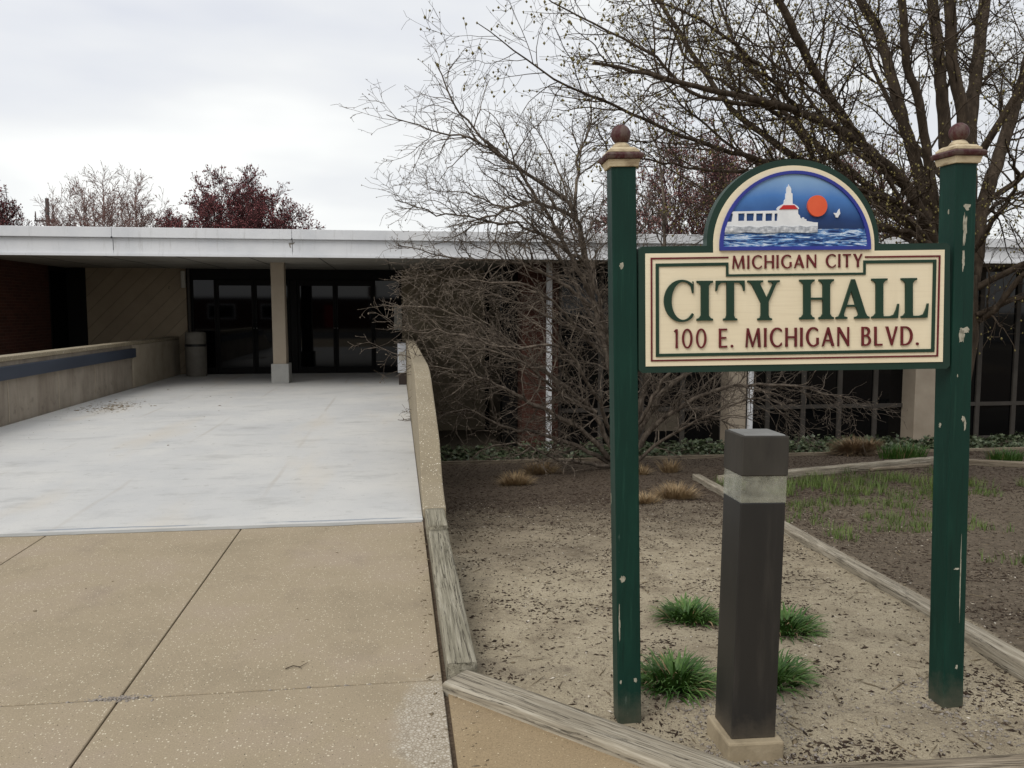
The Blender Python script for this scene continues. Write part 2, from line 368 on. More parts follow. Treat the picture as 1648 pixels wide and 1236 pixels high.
def cream_mat():
    m = Mat('cream_paint', .7, .25)
    c = m.ramp(m.noise(3, 6, .6), [(.3, (228, 214, 184)), (.7, (236, 223, 194))])
    g = m.noise(3.0, 4, .5, m.co((1.5, 1.5, 60)))
    c = m.mix(m.math('MULTIPLY', m.mask(g, .5, .7), .18), c, (196, 178, 146))
    d = m.noise(1.2, 5, .6, m.co((9, 9, .8))); c = m.mix(m.math('MULTIPLY', m.mask(d, .6, .75), .2), c, (186, 170, 142))
    m.base(c); m.bump(g, .2, .0015); return m.m
M_CREAM = cream_mat()
def maroon_mat(name, amt):
    m = Mat(name, .6, .35)
    c = m.ramp(m.noise(6, 5), ([(.3, (58, 18, 22)), (.7, (74, 25, 28))] if amt > .5 else [(.3, (88, 22, 27)), (.7, (104, 30, 34))]))
    w = m.noise(34, 6, .75, m.co((1, 1, .5))); c = m.mix(m.math('MULTIPLY', m.mask(w, .6 - .16 * amt, .76 - .16 * amt), .3 + .5 * amt), c, (98, 84, 76))
    m.base(c); m.bump(w, .3, .002); return m.m
M_MAR = maroon_mat('maroon_letter_paint', .25)
M_MARW = maroon_mat('worn_maroon_paint', 1.0)
M_CREAMW = simple('weathered_cream_wood', [(136, 118, 96), (196, 180, 150), (212, 198, 168)], 14, .85, .2, .5, 60, (1, 1, 2))
M_BARE = simple('bare_primer', [(118, 116, 100), (166, 162, 146), (178, 174, 158)], 40, .9, .2, .5, 120)
M_BLUE = simple('royal_blue_paint', [(42, 50, 132), (52, 62, 150)], 8, .5, .35)
def skyart():
    m = Mat('airbrushed_blue_paint', .55, .3)
    sx = m.n('ShaderNodeSeparateXYZ'); m.l(m.co(), sx.inputs[0])
    t = m.mask(sx.outputs[2], 1.83, 2.06); t = m.math('ADD', t, m.math('MULTIPLY', m.math('SUBTRACT', m.noise(7, 5, .6), .5), .25))
    m.base(m.ramp(t, [(.0, (32, 44, 70)), (.25, (34, 62, 112)), (.6, (74, 122, 186)), (1, (150, 182, 212))])); return m.m
M_SKYART = skyart()
def waterart():
    m = Mat('painted_waves', .5, .3)
    w = m.noise(4.2, 5, .65, m.co((4, 4, 34)), .8)
    m.base(m.ramp(w, [(.3, (16, 30, 66)), (.45, (28, 58, 118)), (.54, (90, 140, 196)), (.62, (226, 236, 242)), (.7, (40, 78, 146))])); return m.m
M_WATERART = waterart()
M_WHITEART = simple('white_art_paint', [(214, 216, 218), (232, 233, 234)], 20, .6)
M_ROCKART = simple('grey_white_rock_paint', [(120, 124, 130), (176, 180, 186), (232, 234, 236)], 60, .7, .3, .8, 60)
M_REDART = Mat('red_art_paint', .5, .35).base((190, 40, 38)).m
M_SUNART = simple('orange_red_paint', [(216, 88, 54), (226, 100, 64)], 10, .55)
def bark(name, cols, sc=14):
    m = Mat(name, .95, .15); v = m.co((1, 1, .35))
    m.base(m.ramp(m.noise(sc, 6, .7, v), [(.3, cols[0]), (.5, cols[1]), (.7, cols[2])])); m.bump(m.noise(sc * 3, 5, .7, v), .6, .01); return m.m
M_BARK1 = bark('dark_bark', ((50, 43, 36), (72, 62, 52), (96, 84, 71)))
M_BARK2 = bark('grey_brown_bark', ((58, 51, 45), (100, 90, 80), (144, 132, 118)))
M_BARKF = bark('far_bark', ((104, 82, 77), (126, 102, 95), (146, 122, 113)), 4)
M_BARKR = bark('far_bark_reddish', ((58, 40, 40), (74, 52, 52), (90, 64, 62)), 4)
M_BUD = simple('yellow_green_buds', [(88, 80, 48), (116, 106, 62), (134, 126, 84)], 30, .8)
M_BUDS = simple('brown_buds', [(98, 86, 72), (128, 116, 100)], 30, .8)
M_BUDR = simple('dark_red_buds', [(96, 52, 54), (124, 70, 72), (146, 94, 92)], 2, .8)
M_BUDP = simple('pinkish_buds', [(130, 92, 88), (160, 122, 116)], 2, .8)
def leafm(name, cols, sc=9, rough=.5):
    m = Mat(name, rough, .35); m.base(m.ramp(m.noise(sc, 5, .7), [(.3, cols[0]), (.5, cols[1]), (.72, cols[2])])); return m.m
M_IVY = leafm('ivy_leaf', ((36, 46, 28), (58, 70, 44), (140, 146, 118)), 13, .4)
M_BLADE = leafm('green_blade', ((38, 66, 22), (62, 96, 36), (110, 138, 72)), 9, .5)
M_GRASSM = leafm('young_grass', ((58, 74, 30), (82, 102, 42), (120, 128, 70)), 5, .6)
M_DRY = leafm('dry_grass_blade', ((104, 80, 54), (146, 124, 92), (178, 157, 122)), 9, .8)
M_DRYR = leafm('reddish_dead_leaf', ((88, 72, 54), (128, 106, 80), (166, 144, 112)), 7, .85)
M_MULCH = simple('mulch_flake', [(40, 33, 28), (62, 51, 43), (90, 76, 64)], 30, .95, .15)
M_CHIP = simple('pale_chip', [(176, 160, 136), (204, 194, 176), (222, 216, 206)], 40, .9)
M_GREYST = simple('grey_pebble', [(112, 104, 96), (144, 136, 128), (160, 152, 144)], 30, .9)
M_LITTER = simple('leaf_litter', [(84, 72, 56), (124, 110, 88), (150, 138, 116)], 20, .95)
def bollard_mat():
    m = Mat('bollard_bronze_paint', .42, .45)
    c = m.ramp(m.noise(3, 6, .6, m.co((2, 2, .6))), [(.3, (29, 29, 29)), (.7, (37, 36, 35))])
    w = m.noise(60, 4, .7); c = m.mix(m.math('MULTIPLY', m.mask(w, .70, .77), .4), c, (96, 93, 88)); s2 = m.noise(4, 6, .7, m.co((3, 3, .35))); c = m.mix(m.math('MULTIPLY', m.mask(s2, .52, .7), .3), c, (70, 66, 61)); z = m.sep(2); zz = m.math('ADD', z, m.math('MULTIPLY', m.noise(18, 5, .7), .16)); c = m.mix(m.math('MULTIPLY', m.mask(zz, .2, .08), .5), c, (104, 94, 80))
    m.base(c); m.bump(m.noise(120, 3), .06, .001); return m.m
M_BOLL = bollard_mat()
M_BOLLH = simple('chalky_bollard_cap', [(46, 43, 40), (58, 55, 50), (68, 64, 59)], 5, .7, .25, .1, 60, (2, 2, .6))
M_BTOP = simple('dull_cap_plate', [(112, 112, 110), (138, 138, 136)], 6, .6)
def lens_mat():
    m = Mat('yellowed_acrylic', .22, .5)
    m.l(m.mask(m.noise(14, 6, .7), .2, 1.1), m.p.inputs['Alpha'])
    m.base(m.ramp(m.noise(9, 6, .65), [(.3, (136, 135, 120)), (.7, (184, 184, 170))])); return m.m
M_LENS = lens_mat(); M_LENS.node_tree.nodes['Principled BSDF'].inputs['Roughness'].default_value = .12
M_LAMPIN = simple('lamp_interior', [(92, 90, 80), (130, 127, 114)], 20, .7)
M_BLOCK = simple('tan_block', [(130, 118, 97), (154, 140, 116), (168, 154, 130)], 9, .95, .2, .6, 60)
M_ASPH = simple('asphalt', [(58, 58, 58), (74, 73, 72)], 6, .95)
M_EARTH = simple('earth', [(70, 62, 52), (96, 88, 74)], .3, .95)
M_POLE = simple('pole_wood', [(84, 80, 78), (104, 100, 98)], 3, .9)

# ================================================================ SETTING
random.seed(4); RNG = np.random.default_rng(7)
def timber_front(x):          # southern limit of the planting bed
    if x < 1.1: return 3.58 - x * 1.02
    return 2.50
def bedz(x, y):
    z = -.043 if y < 3.6 else -.043 - .0967 * (y - 3.6)
    if y > 15.2: z = -1.165 - (y - 15.2) * .2
    if y < 3.9: z += .006 * max(0, (3.9 - y))
    z += .016 * mnoise.noise(Vector((x * 1.7, y * 1.7, 0))) + .007 * mnoise.noise(Vector((x * 6, y * 6, 3))) + .004 * mnoise.noise(Vector((x * 22, y * 22, 9)))
    if y < timber_front(x) + .03: z = min(z, -.11)
    return z
def grid(name, xs, ys, zf, mat, smooth=True):
    V = np.array([(x, y, zf(x, y)) for y in ys for x in xs]); nx = len(xs)
    i = np.arange(len(ys) - 1)[:, None] * nx + np.arange(nx - 1)[None, :]
    F = np.stack([i, i + 1, i + nx + 1, i + nx], -1).reshape(-1, 4)
    return tag(npmesh(name, V, F, mat, smooth=smooth), kind='structure')
def groundz(x, y):
    return -.2 if y < 3 else (-1.5 if y > 15 else -.2 - 1.3 * (y - 3) / 12)
grid('ground', [-700, -200, -40, -12, -5.5, 0, 8, 16, 40, 200, 700], [-500, -100, -20, -6, 0, 3, 7, 11, 15, 24, 60, 200, 900], groundz, M_EARTH, False)
ys = np.concatenate([np.linspace(2.3, 4.6, 120), np.linspace(4.64, 9, 110), np.linspace(9.1, 17.6, 80)])
xs = np.concatenate([np.linspace(.2, 3.2, 150), np.linspace(3.25, 9, 110), np.linspace(9.2, 22, 60)])
grid('soil_bed', xs, ys, bedz, M_SOIL)
# pavement slabs with open joints
mb = MB(); g = .005
for (x0, x1) in ((-1.125, .172), (-2.43, -1.125), (-3.74, -2.43), (-5.3, -3.74)):
    for (y0, y1) in ((3.372, 6.05), (.7, 3.372), (-2, .7), (-4.7, -2)):
        mb.box(x0 + g, x1 - g * (1 if x1 > 0 else .6), y0 + g * .8, y1 - g * .8, -.12, 0)
tag(put('pavement', mb, M_PAVE, bevel=.003, seg=1), kind='structure')
M_DIRT = simple('joint_dirt', [(46, 38, 32), (74, 62, 52)], 60, .95, .1, .8, 90)
mb = MB(); mb.box(-5.31, .163, -4.7, 6.03, -.15, -.012); tag(put('pavement_base', mb, M_DIRT), kind='structure')
mb = MB(); mb.prism([(.186, -4.7, -.14), (.186, 3.33, -.14), (1.2, 2.42, -.14), (7, 2.42, -.14), (7, -4.7, -.14)], (0, 0, .132))
tag(put('side_pavement', mb, M_PAVE2, bevel=.003, seg=1), kind='structure')
mb = MB(); mb.box(-300, 300, -26, -4.75, -.19, -.15); tag(put('street', mb, M_ASPH), kind='structure')
mb = MB(); mb.box(-5.26, .168, 6.06, 21.2, -.3, .006); tag(put('walkway', mb, M_WALK, bevel=.004, seg=1), kind='structure')
mb = MB(); mb.box(.165, .188, 2.3, 6.2, -.13, -.022); tag(put('joint_soil', mb, simple('joint_dirt', [(70, 58, 48), (112, 98, 82)], 60, .95, .1, .8, 90)), kind='structure')
# ragged lip of the floor paint along its front edge
pts = []
for i in range(91):
    x = -5.25 + 5.41 * i / 90; pts.append((x, 5.985 + .028 * mnoise.noise(Vector((x * 3, 1, 0))) + .014 * mnoise.noise(Vector((x * 14, 4, 0)))))
mb = MB(); mb.prism([(-5.25, 6.10, .0015)] + [(x, y, .0015) for x, y in pts] + [(.16, 6.10, .0015)], (0, 0, .0025)); tag(put('paint_edge', mb, M_BASEPAINT), kind='structure')
# ================================================================ BUILDING
B = empty('office_building', (0, 21, 0), 'long low flat-roofed building with white fascia, tan siding and dark glass', 'building')
ZS = 2.565
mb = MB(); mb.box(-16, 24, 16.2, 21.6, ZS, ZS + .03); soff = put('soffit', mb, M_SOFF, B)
mb = MB()
for x in np.arange(-14.6, 24, 1.31): mb.box(x, x + .02, 16.25, 21, ZS - .004, ZS + .01)
put('soffit_joint', mb, M_DARKLINE, B)
mb = MB(); mb.box(-16, 24, 16.26, 46, 2.62, 3.03); roof = put('roof', mb, M_ROOF, B)
xj = [-16, -10.6, -5.07, -1.95, 1.55, 7.2, 12.8, 18.4, 24]
xj = [-16, -10.4, -5.15, -1.95, 1.25, 4.4, 8.0, 12.0, 16.5, 24]
for i in range(len(xj) - 1):
    mb = MB(); mb.box(xj[i] + .003, xj[i + 1] - .003, 16.10, 16.3, 2.885, 3.07); put('coping', mb, M_FASC, B, .006)
    mb = MB(); mb.box(xj[i] + .002, xj[i + 1] - .002, 16.17, 16.26, 2.60, 2.882); put('fascia', mb, M_FASC, B, .004)
mb = MB(); mb.box(-16, 24, 16.13, 16.2, 2.55, 2.597); put('drip_edge', mb, M_FASC, B, .004)
for x in xj[1:-1]: mb = MB(); mb.box(x - .012, x + .012, 16.09, 16.1, 2.865, 2.90); mb.box(x - .003, x + .003, 16.165, 16.172, 2.66, 2.865); put('seam_stain', mb, M_DARKLINE, B)
mb = MB(); mb.prism([(-2.02, 16.166, 2.82), (-1.9, 16.166, 2.835), (-1.93, 16.166, 2.8), (-1.99, 16.166, 2.79), (-1.97, 16.166, 2.72), (-2.0, 16.166, 2.74)], (0, .003, 0)); put('rust_mark', mb, simple('rust_stain', [(120, 112, 102), (150, 146, 140)], 30), B)
# entrance wall
mb = MB(); mb.box(-7.344, -5.06, 21, 21.2, 0, ZS); put('siding_wall', mb, M_SIDL, B)
mb = MB(); mb.box(.1, 2.19, 21, 21.2, -1.6, ZS); put('siding_wall', mb, M_SIDR, B)
mb = MB(); mb.box(-5.06, .1, 21.03, 21.2, 2.3, ZS); put('door_header', mb, M_BRONZE, B)
mb = MB(); mb.box(-7.98, -7.78, 16.9, 20.0, -.3, ZS); put('brick_wall', mb, M_BRICK, B)
mb = MB(); mb.box(2.64, 3.43, 17.55, 18.2, -1.5, ZS); put('brick_wall', mb, M_BRICK, B)
mb = MB(); mb.box(2.19, 2.64, 21.05, 21.2, -1.5, ZS); mb.box(2.3, 2.62, 18.2, 21.05, -1.5, ZS); w = put('window', mb, M_BRONZE, B)
mb = MB(); mb.box(2.25, 2.3, 18.3, 21.0, -1.4, 2.4); put('pane', mb, M_GLASS, w)
mb = MB(); mb.box(-7.94, -7.78, 20.0, 21.2, -.1, ZS); mb.box(-7.78, -7.344, 21.0, 21.2, -.1, ZS); w = put('window', mb, M_BRONZE, B)
mb = MB(); mb.box(-7.778, -7.76, 20.08, 20.95, .1, 2.45); put('pane', mb, M_GLASS, w)
mb = MB(); mb.box(-16, -7.98, 17.0, 17.2, -1.5, ZS); put('brick_wall', mb, M_BRICK, B)
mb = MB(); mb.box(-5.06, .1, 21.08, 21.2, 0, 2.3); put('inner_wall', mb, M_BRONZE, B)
mb = MB(); mb.box(-16, 24, 45.6, 46, -1.6, 2.62); mb.box(23.6, 24, 17.2, 45.6, -1.6, 2.62); mb.box(-16, -15.6, 17.2, 45.6, -1.6, 2.62); put('back_wall', mb, M_BRICK, B)
# column
mb = MB(); mb.add([(-2.64, 18.12, .4), (-2.366, 18.12, .4), (-2.366, 18.5, .4), (-2.64, 18.5, .4), (-2.65, 18.12, ZS + .01), (-2.375, 18.12, ZS + .01), (-2.375, 18.36, ZS + .01), (-2.65, 18.36, ZS + .01)],
                  [(0, 3, 2, 1), (4, 5, 6, 7), (0, 1, 5, 4), (1, 2, 6, 5), (2, 3, 7, 6), (3, 0, 4, 7)])
colm = put('column', mb, M_PIL, B, .008)
mb = MB(); mb.box(-2.68, -2.315, 18.07, 18.58, 0, .42); put('column_base', mb, M_BASEPAINT, colm, .012)
# doors
def door(x0, x1, kind, hand=None):
    zt = 2.29 if kind == 'sidelight' else 2.16
    f = .045 if kind == 'sidelight' else .06
    mb = MB()
    mb.box(x0, x0 + f, 20.97, 21.03, 0, 2.3); mb.box(x1 - f, x1, 20.97, 21.03, 0, 2.3)
    mb.box(x0 + f, x1 - f, 20.972, 21.028, 0, .16); mb.box(x0 + f, x1 - f, 20.972, 21.028, zt, 2.3)
    d = put('sidelight' if kind == 'sidelight' else 'door', mb, M_BRONZE, B, .004, 1)
    mb = MB(); mb.box(x0 + f, x1 - f, 20.995, 21.005, .16, zt); put('pane', mb, M_GLASS, d)
    if hand is not None:
        xx = x0 + .03 if hand < 0 else x1 - .03
        mb = MB(); mb.box(xx - .014, xx + .014, 20.90, 20.925, .82, 1.3); mb.box(xx - .012, xx + .012, 20.925, 20.97, .84, .87); mb.box(xx - .012, xx + .012, 20.925, 20.97, 1.25, 1.28); put('handle', mb, M_BRONZE, d, .004)
        mb = MB(); mb.lathe([(.0, -.01), (.02, -.01), (.02, .012), (.001, .012)], 0, 0, 12, Matrix.Translation((xx, 20.962, 1.12)) @ Matrix.Rotation(rad(90), 4, 'X')); put('lock', mb, M_CHROME, d)
door(-4.94, -4.37, 'sidelight'); door(-4.36, -3.475, 'door', 1); door(-3.465, -2.62, 'door', -1)
door(-2.44, -1.53, 'door', 1); door(-1.52, -.60, 'door', -1); door(-.59, .09, 'sidelight')
mb = MB(); mb.box(-2.61, -2.45, 20.96, 21.03, 0, 2.3); put('door_post', mb, M_BRONZE, B, .004, 1)
mb = MB(); mb.box(-5.0, .1, 20.9, 21.05, .006, .022); put('threshold', mb, M_BRONZE, B)
mb = MB(); mb.lathe([(.05, 2.1), (.055, 2.1), (.055, 2.5), (.05, 2.5)], -5.10, 20.9, 12); put('wall_light', mb, M_PANEL, B)
mb = MB(); mb.lathe([(.035, 0), (.035, 2.55)], -4.985, 20.93, 10); put('conduit', mb, M_MULL, B)
M_DULL = simple('dull_tan_panel', [(78, 71, 60), (92, 84, 72)], 4, .9)
# right wing window wall
YW = 17.9
def bay(x0, x1, muls, tr, z0=-1.55, panel=None):
    mb = MB(); fy0, fy1 = YW - .05, YW + .05
    mb.box(x0, x1, fy0, fy1, z0, z0 + .12); mb.box(x0, x1, fy0, fy1, ZS - .1, ZS)
    xs_ = [x0] + muls + [x1]
    edges = []
    for i, x in enumerate(xs_):
        a, b = (x, x + .06) if i == 0 else ((x - .06, x) if i == len(xs_) - 1 else (x - .055, x + .055))
        edges.append((a, b)); mb.box(a, b, fy0 - .004, fy1 + .004, z0 + .12, ZS - .1)
    for i in range(len(edges) - 1): mb.box(edges[i][1], edges[i + 1][0], fy0, fy1, tr - .045, tr + .045)
    w = put('window', mb, M_MULL, B, .004, 1)
    for i in range(len(edges) - 1):
        a, b = edges[i][1], edges[i + 1][0]
        mb = MB(); mb.box(a, b, YW - .006, YW + .006, tr + .045, ZS - .1); put('pane', mb, M_GLASS2, w)
        pm = M_DULL if panel and i in panel else M_GLASS2
        zz = tr - .5 if panel and i in panel else z0 + .12
        mb = MB(); mb.box(a, b, YW - .006, YW + .006, zz, tr - .045); put('spandrel_panel' if pm is M_DULL else 'pane', mb, pm, w)
        if pm is M_DULL: mb = MB(); mb.box(a, b, YW - .006, YW + .006, z0 + .12, zz); put('pane', mb, M_GLASS2, w)
bay(3.5, 7.3, [4.45, 5.4, 6.35], -.66, panel=(2,))
bay(7.75, 11.8, [8.38, 9.25, 10.14, 11.03], -.66)
bay(12.4, 16.6, [13.65, 14.6, 15.6], -.66)
bay(17.2, 22.5, [18.5, 19.8, 21.1], -.66)
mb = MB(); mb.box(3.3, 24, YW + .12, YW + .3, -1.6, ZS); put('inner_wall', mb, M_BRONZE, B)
for x0, x1 in ((7.25, 7.66), (11.72, 12.28), (16.6, 17.2)):
    mb = MB(); mb.box(x0, x1, 17.4, 17.95, -1.6, ZS); put('pilaster', mb, M_PIL, B, .01)
for x0, x1 in ((3.13, 3.245), (7.68, 7.78), (12.3, 12.37)):
    mb = MB(); mb.box(x0, x1, 17.3, 17.39, -1.5, ZS); put('downspout', mb, M_FASC, B, .008)
# roof unit
u = empty('roof_unit', (-14.2, 27, 3.03), 'pale rooftop vent box at the far left roof edge', 'vent')
mb = MB(); mb.box(-14.9, -13.55, 26.6, 27.6, 3.03, 4.05); put('housing', mb, M_FASC, u, .03)
mb = MB(); mb.box(-15.0, -13.42, 26.5, 27.7, 4.05, 4.3); put('lid', mb, M_FASC, u, .04)

# ---------------------------------------------------------------- parapets
prof = [(6.18, .06), (6.42, .10), (6.65, .16), (6.9, .31), (7.12, .44), (7.5, .54), (7.9, .63), (8.4, .74), (8.8, .83), (9.2, .89), (9.7, .92), (21, .93)]
def parapet(name, x0, x1, label, zb=-1.6, mat=M_PARA):
    o = empty(name, ((x0 + x1) / 2, 6.2, 0), label, 'wall')
    mb = MB(); mb.prism([(x0, 6.18, zb)] + [(x0, y, z) for y, z in prof] + [(x0, 21, zb)], (x1 - x0, 0, 0)); put('wall', mb, mat, o, .012)
    return o
pr = parapet('parapet_wall', .172, .347, 'sloping tan aggregate parapet on the right edge of the walkway, beside the planting bed')
pl = empty('parapet_wall', (-5.38, 9, 0), 'tan parapet on the left edge of the walkway with a slate-blue rail', 'wall')
mb = MB(); mb.prism([(-5.5, 6.3, -1.5), (-5.5, 6.3, .1), (-5.5, 7.4, .5), (-5.5, 9.6, .86), (-5.5, 20.98, .86), (-5.5, 20.98, -1.5)], (.2, 0, 0)); put('wall', mb, M_STAIN, pl)
mb = MB(); mb.prism([(-5.52, 9.5, .862), (-5.52, 9.5, .93), (-5.52, 20.98, .93), (-5.52, 20.98, .862)], (.25, 0, 0)); put('cap', mb, M_PARA, pl, .01)
mb = MB(); mb.box(-5.299, -5.255, 17.42, 20.98, .007, .861); put('end_panel', mb, M_CONC, pl, .008)
mb = MB(); mb.box(-5.298, -5.21, 8.5, 17.46, .62, .80); put('rail_board', mb, M_RAIL, pl, .006)
mb = MB()
for y in (10.4, 12.1, 13.8, 15.4): mb.box(-5.304, -5.296, y - .012, y + .012, .02, .62)
put('panel_joint', mb, simple('joint_filler', [(150, 138, 122), (170, 158, 140)], 9), pl)

# ---------------------------------------------------------------- things by the entrance
t = empty('trash_can', (-4.74, 20.4, 0), 'round brown-grey trash can with a black liner by the entrance doors', 'trash can')
mb = MB(); mb.lathe([(.225, .006), (.235, .03), (.245, .70), (.24, .72)], -4.74, 20.4, 28); put('body', mb, M_CAN, t, smooth=False)
mb = MB(); mb.lathe([(.232, .70), (.247, .71), (.248, .745), (.236, .765)], -4.74, 20.4, 28); put('liner', mb, M_BAG, t)
mb = MB(); mb.lathe([(.238, .765), (.236, 1.0), (.225, 1.04), (.19, 1.05), (.15, 1.045), (.14, 1.0)], -4.74, 20.4, 28); put('lid', mb, M_CAN, t)
t = empty('receptacle', (.08, 17.5, 0), 'narrow pale grey box on a dark base against the right parapet', 'box')
mb = MB(); mb.box(-.01, .165, 17.35, 17.75, .26, .87); put('box', mb, M_BOXW, t, .01)
mb = MB(); mb.box(.01, .165, 17.38, 17.72, .006, .26); put('base', mb, M_BOXD, t, .006)
mb = MB(); mb.box(0.01, .15, 17.342, 17.352, .52, .70); put('notice_plate', mb, M_PANEL, t, .002)
t = empty('wall_panel', (0, 20.85, 1.07), 'pale upright panel mounted beside the right-hand door', 'panel')
mb = MB(); mb.box(-.09, .10, 20.78, 20.92, 1.07, 1.66); put('plate', mb, M_PANEL, t, .008)
mb = MB(); mb.lathe([(.0, 0), (.035, .002), (.035, .02), (.02, .03), (0.001, .032)], 0, 0, 14, Matrix.Translation((-.05, 20.78, 1.54)) @ Matrix.Rotation(rad(90), 4, 'X')); put('button', mb, M_CHROME, t)

# ================================================================ TIMBERS
def timber(name, p0, p1, w, h, mat, label, seed, ends=0, group=None, wob=.004):
    p0 = Vector(p0); p1 = Vector(p1); L = (p1 - p0).length; n = max(6, int(L / .06))
    bm = bmesh.new(); rings = []
    prof_ = []
    for (cy, cz) in ((-1, -1), (1, -1), (1, 1), (-1, 1)):
        for k in range(3):                      # rounded corner
            a = {(-1, -1): 180, (1, -1): 270, (1, 1): 0, (-1, 1): 90}[(cy, cz)] + 45 * k
            rr_ = .012; prof_.append((cy * (w / 2 - rr_) + rr_ * math.cos(rad(a)), cz * (h / 2 - rr_) + rr_ * math.sin(rad(a))))
        # extra points along the face for wear
        nx_ = {(-1, -1): (1, -1), (1, -1): (1, 1), (1, 1): (-1, 1), (-1, 1): (-1, -1)}[(cy, cz)]
        for f_ in (.33, .66): prof_.append(((cy + (nx_[0] - cy) * f_) * w / 2, (cz + (nx_[1] - cz) * f_) * h / 2))
    for i in range(n + 1):
        x = L * i / n; ring = []
        for j, (y, z) in enumerate(prof_):
            d = wob * mnoise.noise(Vector((x * 2.2, y * 40 + seed, z * 40))) + wob * .7 * mnoise.noise(Vector((x * 9, y * 60, z * 60 + seed)))
            s_ = 1 + d * 9
            e_ = .01 * mnoise.noise(Vector((j * 3.1, seed, 0))) if i in (0, n) else 0
            ring.append(bm.verts.new((x + e_, y * s_, z * s_)))
        rings.append(ring)
    m_ = len(prof_)
    for i in range(n):
        for j in range(m_): bm.faces.new((rings[i][j], rings[i][(j + 1) % m_], rings[i + 1][(j + 1) % m_], rings[i + 1][j]))
    bm.faces.new(rings[0]); bm.faces.new(rings[-1]); bmesh.ops.recalc_face_normals(bm, faces=bm.faces)
    me = bpy.data.meshes.new(name); bm.to_mesh(me); bm.free(); me.polygons.foreach_set('use_smooth', [True] * len(me.polygons))
    d = (p1 - p0).normalized()
    o = link(name, me, mat, None, p0, (0, -math.asin(d.z), math.atan2(d.y, d.x)))
    return tag(o, label, 'timber', group)
GT = 'timbers edging the planting bed'
timber('landscape_timber', (.25, 5.42, .035), (.254, 3.40, -.004), .13, .12, M_TIMG, 'long greenish weathered timber along the pavement edge, below the sloping parapet', 1, group=GT)
timber('landscape_timber', (.248, 5.90, .06), (.25, 5.435, .055), .138, .13, M_TIMG, 'short timber block between the foot of the sloping parapet and a longer timber', 2, group=GT)
timber('landscape_timber', (.222, 3.331, -.03), (1.27, 2.262, -.03), .16, .125, M_TIM, 'pale cracked timber running diagonally in front of the left sign post', 3, group=GT, wob=.006)
timber('landscape_timber', (1.16, 2.505, -.062), (3.6, 2.39, -.062), .12, .12, M_TIMD, 'grey timber along the near right edge of the bed, in front of the lamp bollard', 4, group=GT)
timber('landscape_timber', (3.96, 10.55, -.69), (2.62, 2.75, .03), .105, .10, M_TIM, 'long timber crossing the bed diagonally behind the lamp bollard and right sign post', 5, group=GT)
timber('landscape_timber', (4.1, 10.05, -.64), (8.35, 11.72, -.785), .13, .13, M_TIM, 'split weathered timber at the back of the grassy patch, below the ivy', 6, group=GT, wob=.014)
timber('landscape_timber', (8.3, 11.66, -.78), (9.6, 10.2, -.66), .12, .11, M_TIMD, 'timber to the right of the right sign post, at the back of the mulch', 7, group=GT)
timber('wood_splinter', (6.7, 10.9, -.72), (7.9, 11.3, -.76), .05, .05, M_TIMD, 'loose split strip lying against the back timber of the grassy patch', 8, wob=.02)
mb = MB(); mb.box(0, 15, -.02, .02, -.16, .05)
tag(put('edging_board', mb, M_TIMD, bevel=.006, loc=(.42, 13.78, -1.03)), 'long thin board edging the ivy in front of the dark windows', 'board')

# ================================================================ SIGN
def S(px, py, f=0.0):        # sign drawing sheet (1 unit = 2.4 mm) -> metres on the board's plane; f = towards the viewer
    d = px - 1273; e_ = 494 - py
    x = 1.463 + .002421 * d - 7.128e-5 * e_ - 1.695e-7 * d * e_ + 1.813e-7 * d * d
    z = 1.5613 + .002303 * e_ + 1.707e-7 * d * e_
    y = 2.968 - .0407 * (x - .87)
    return Vector((x - .0407 * f, y - f, z))
def Sp(px, f, npy): return S(px, -npy, f)
def arcpts(cx, cy, rx, ry, a0, a1, n):
    return [(cx + rx * math.cos(rad(a0 + (a1 - a0) * i / n)), -(cy - ry * math.sin(rad(a0 + (a1 - a0) * i / n)))) for i in range(n + 1)]
def T(pts): return [(x, -y) for x, y in pts]
SG = empty('city_hall_sign', (1.5, 2.94, 0), 'green and cream carved sign board reading CITY HALL between two green posts', 'sign')
# board: top edge runs y = 395.5 (left) .. 389.7 (right); bottom 601 .. 593.5
def yt(x): return 395.5 - (x - 1027) * .0116
def yb(x): return 601 - (x - 1027) * .0149
def off(x0, y0): return y0
outer = T([(1034, yb(1034)), (1524, yb(1524)), (1529, yb(1529) - 5), (1529, yt(1529) + 5), (1524, yt(1524)), (1414.5, yt(1414))]) + arcpts(1276.2, 390, 138.5, 133.5, 0, 180, 48)[1:-1] + T([(1137.7, yt(1137)), (1033, yt(1033)), (1028, yt(1028) + 5), (1028, yb(1028) - 5)])
bb = plate('board', [outer], -.045, 0, M_GREENF, SG, Sp, .0025)
cream = T([(1039, 590), (1516.5, 582.3), (1519.5, 400.5), (1406.5, 402.2)]) + arcpts(1277, 393, 129.5, 126, 3, 177, 44) + T([(1148, 405.5), (1038.5, 406.8)])
plate('cream_field', [cream], -.002, .004, M_CREAM, bb, Sp)
def loop(x0t, y0, x1t, y1t, x0b, y0b, x1b, y1b, th, gap=None):
    o_ = [(x0t, y0), (x1t, y1t), (x1b, y1b), (x0b, y0b)]
    i_ = [(x0t + th, y0 + th), (x1t - th, y1t + th), (x1b - th, y1b - th), (x0b + th, y0b - th)]
    return o_, i_
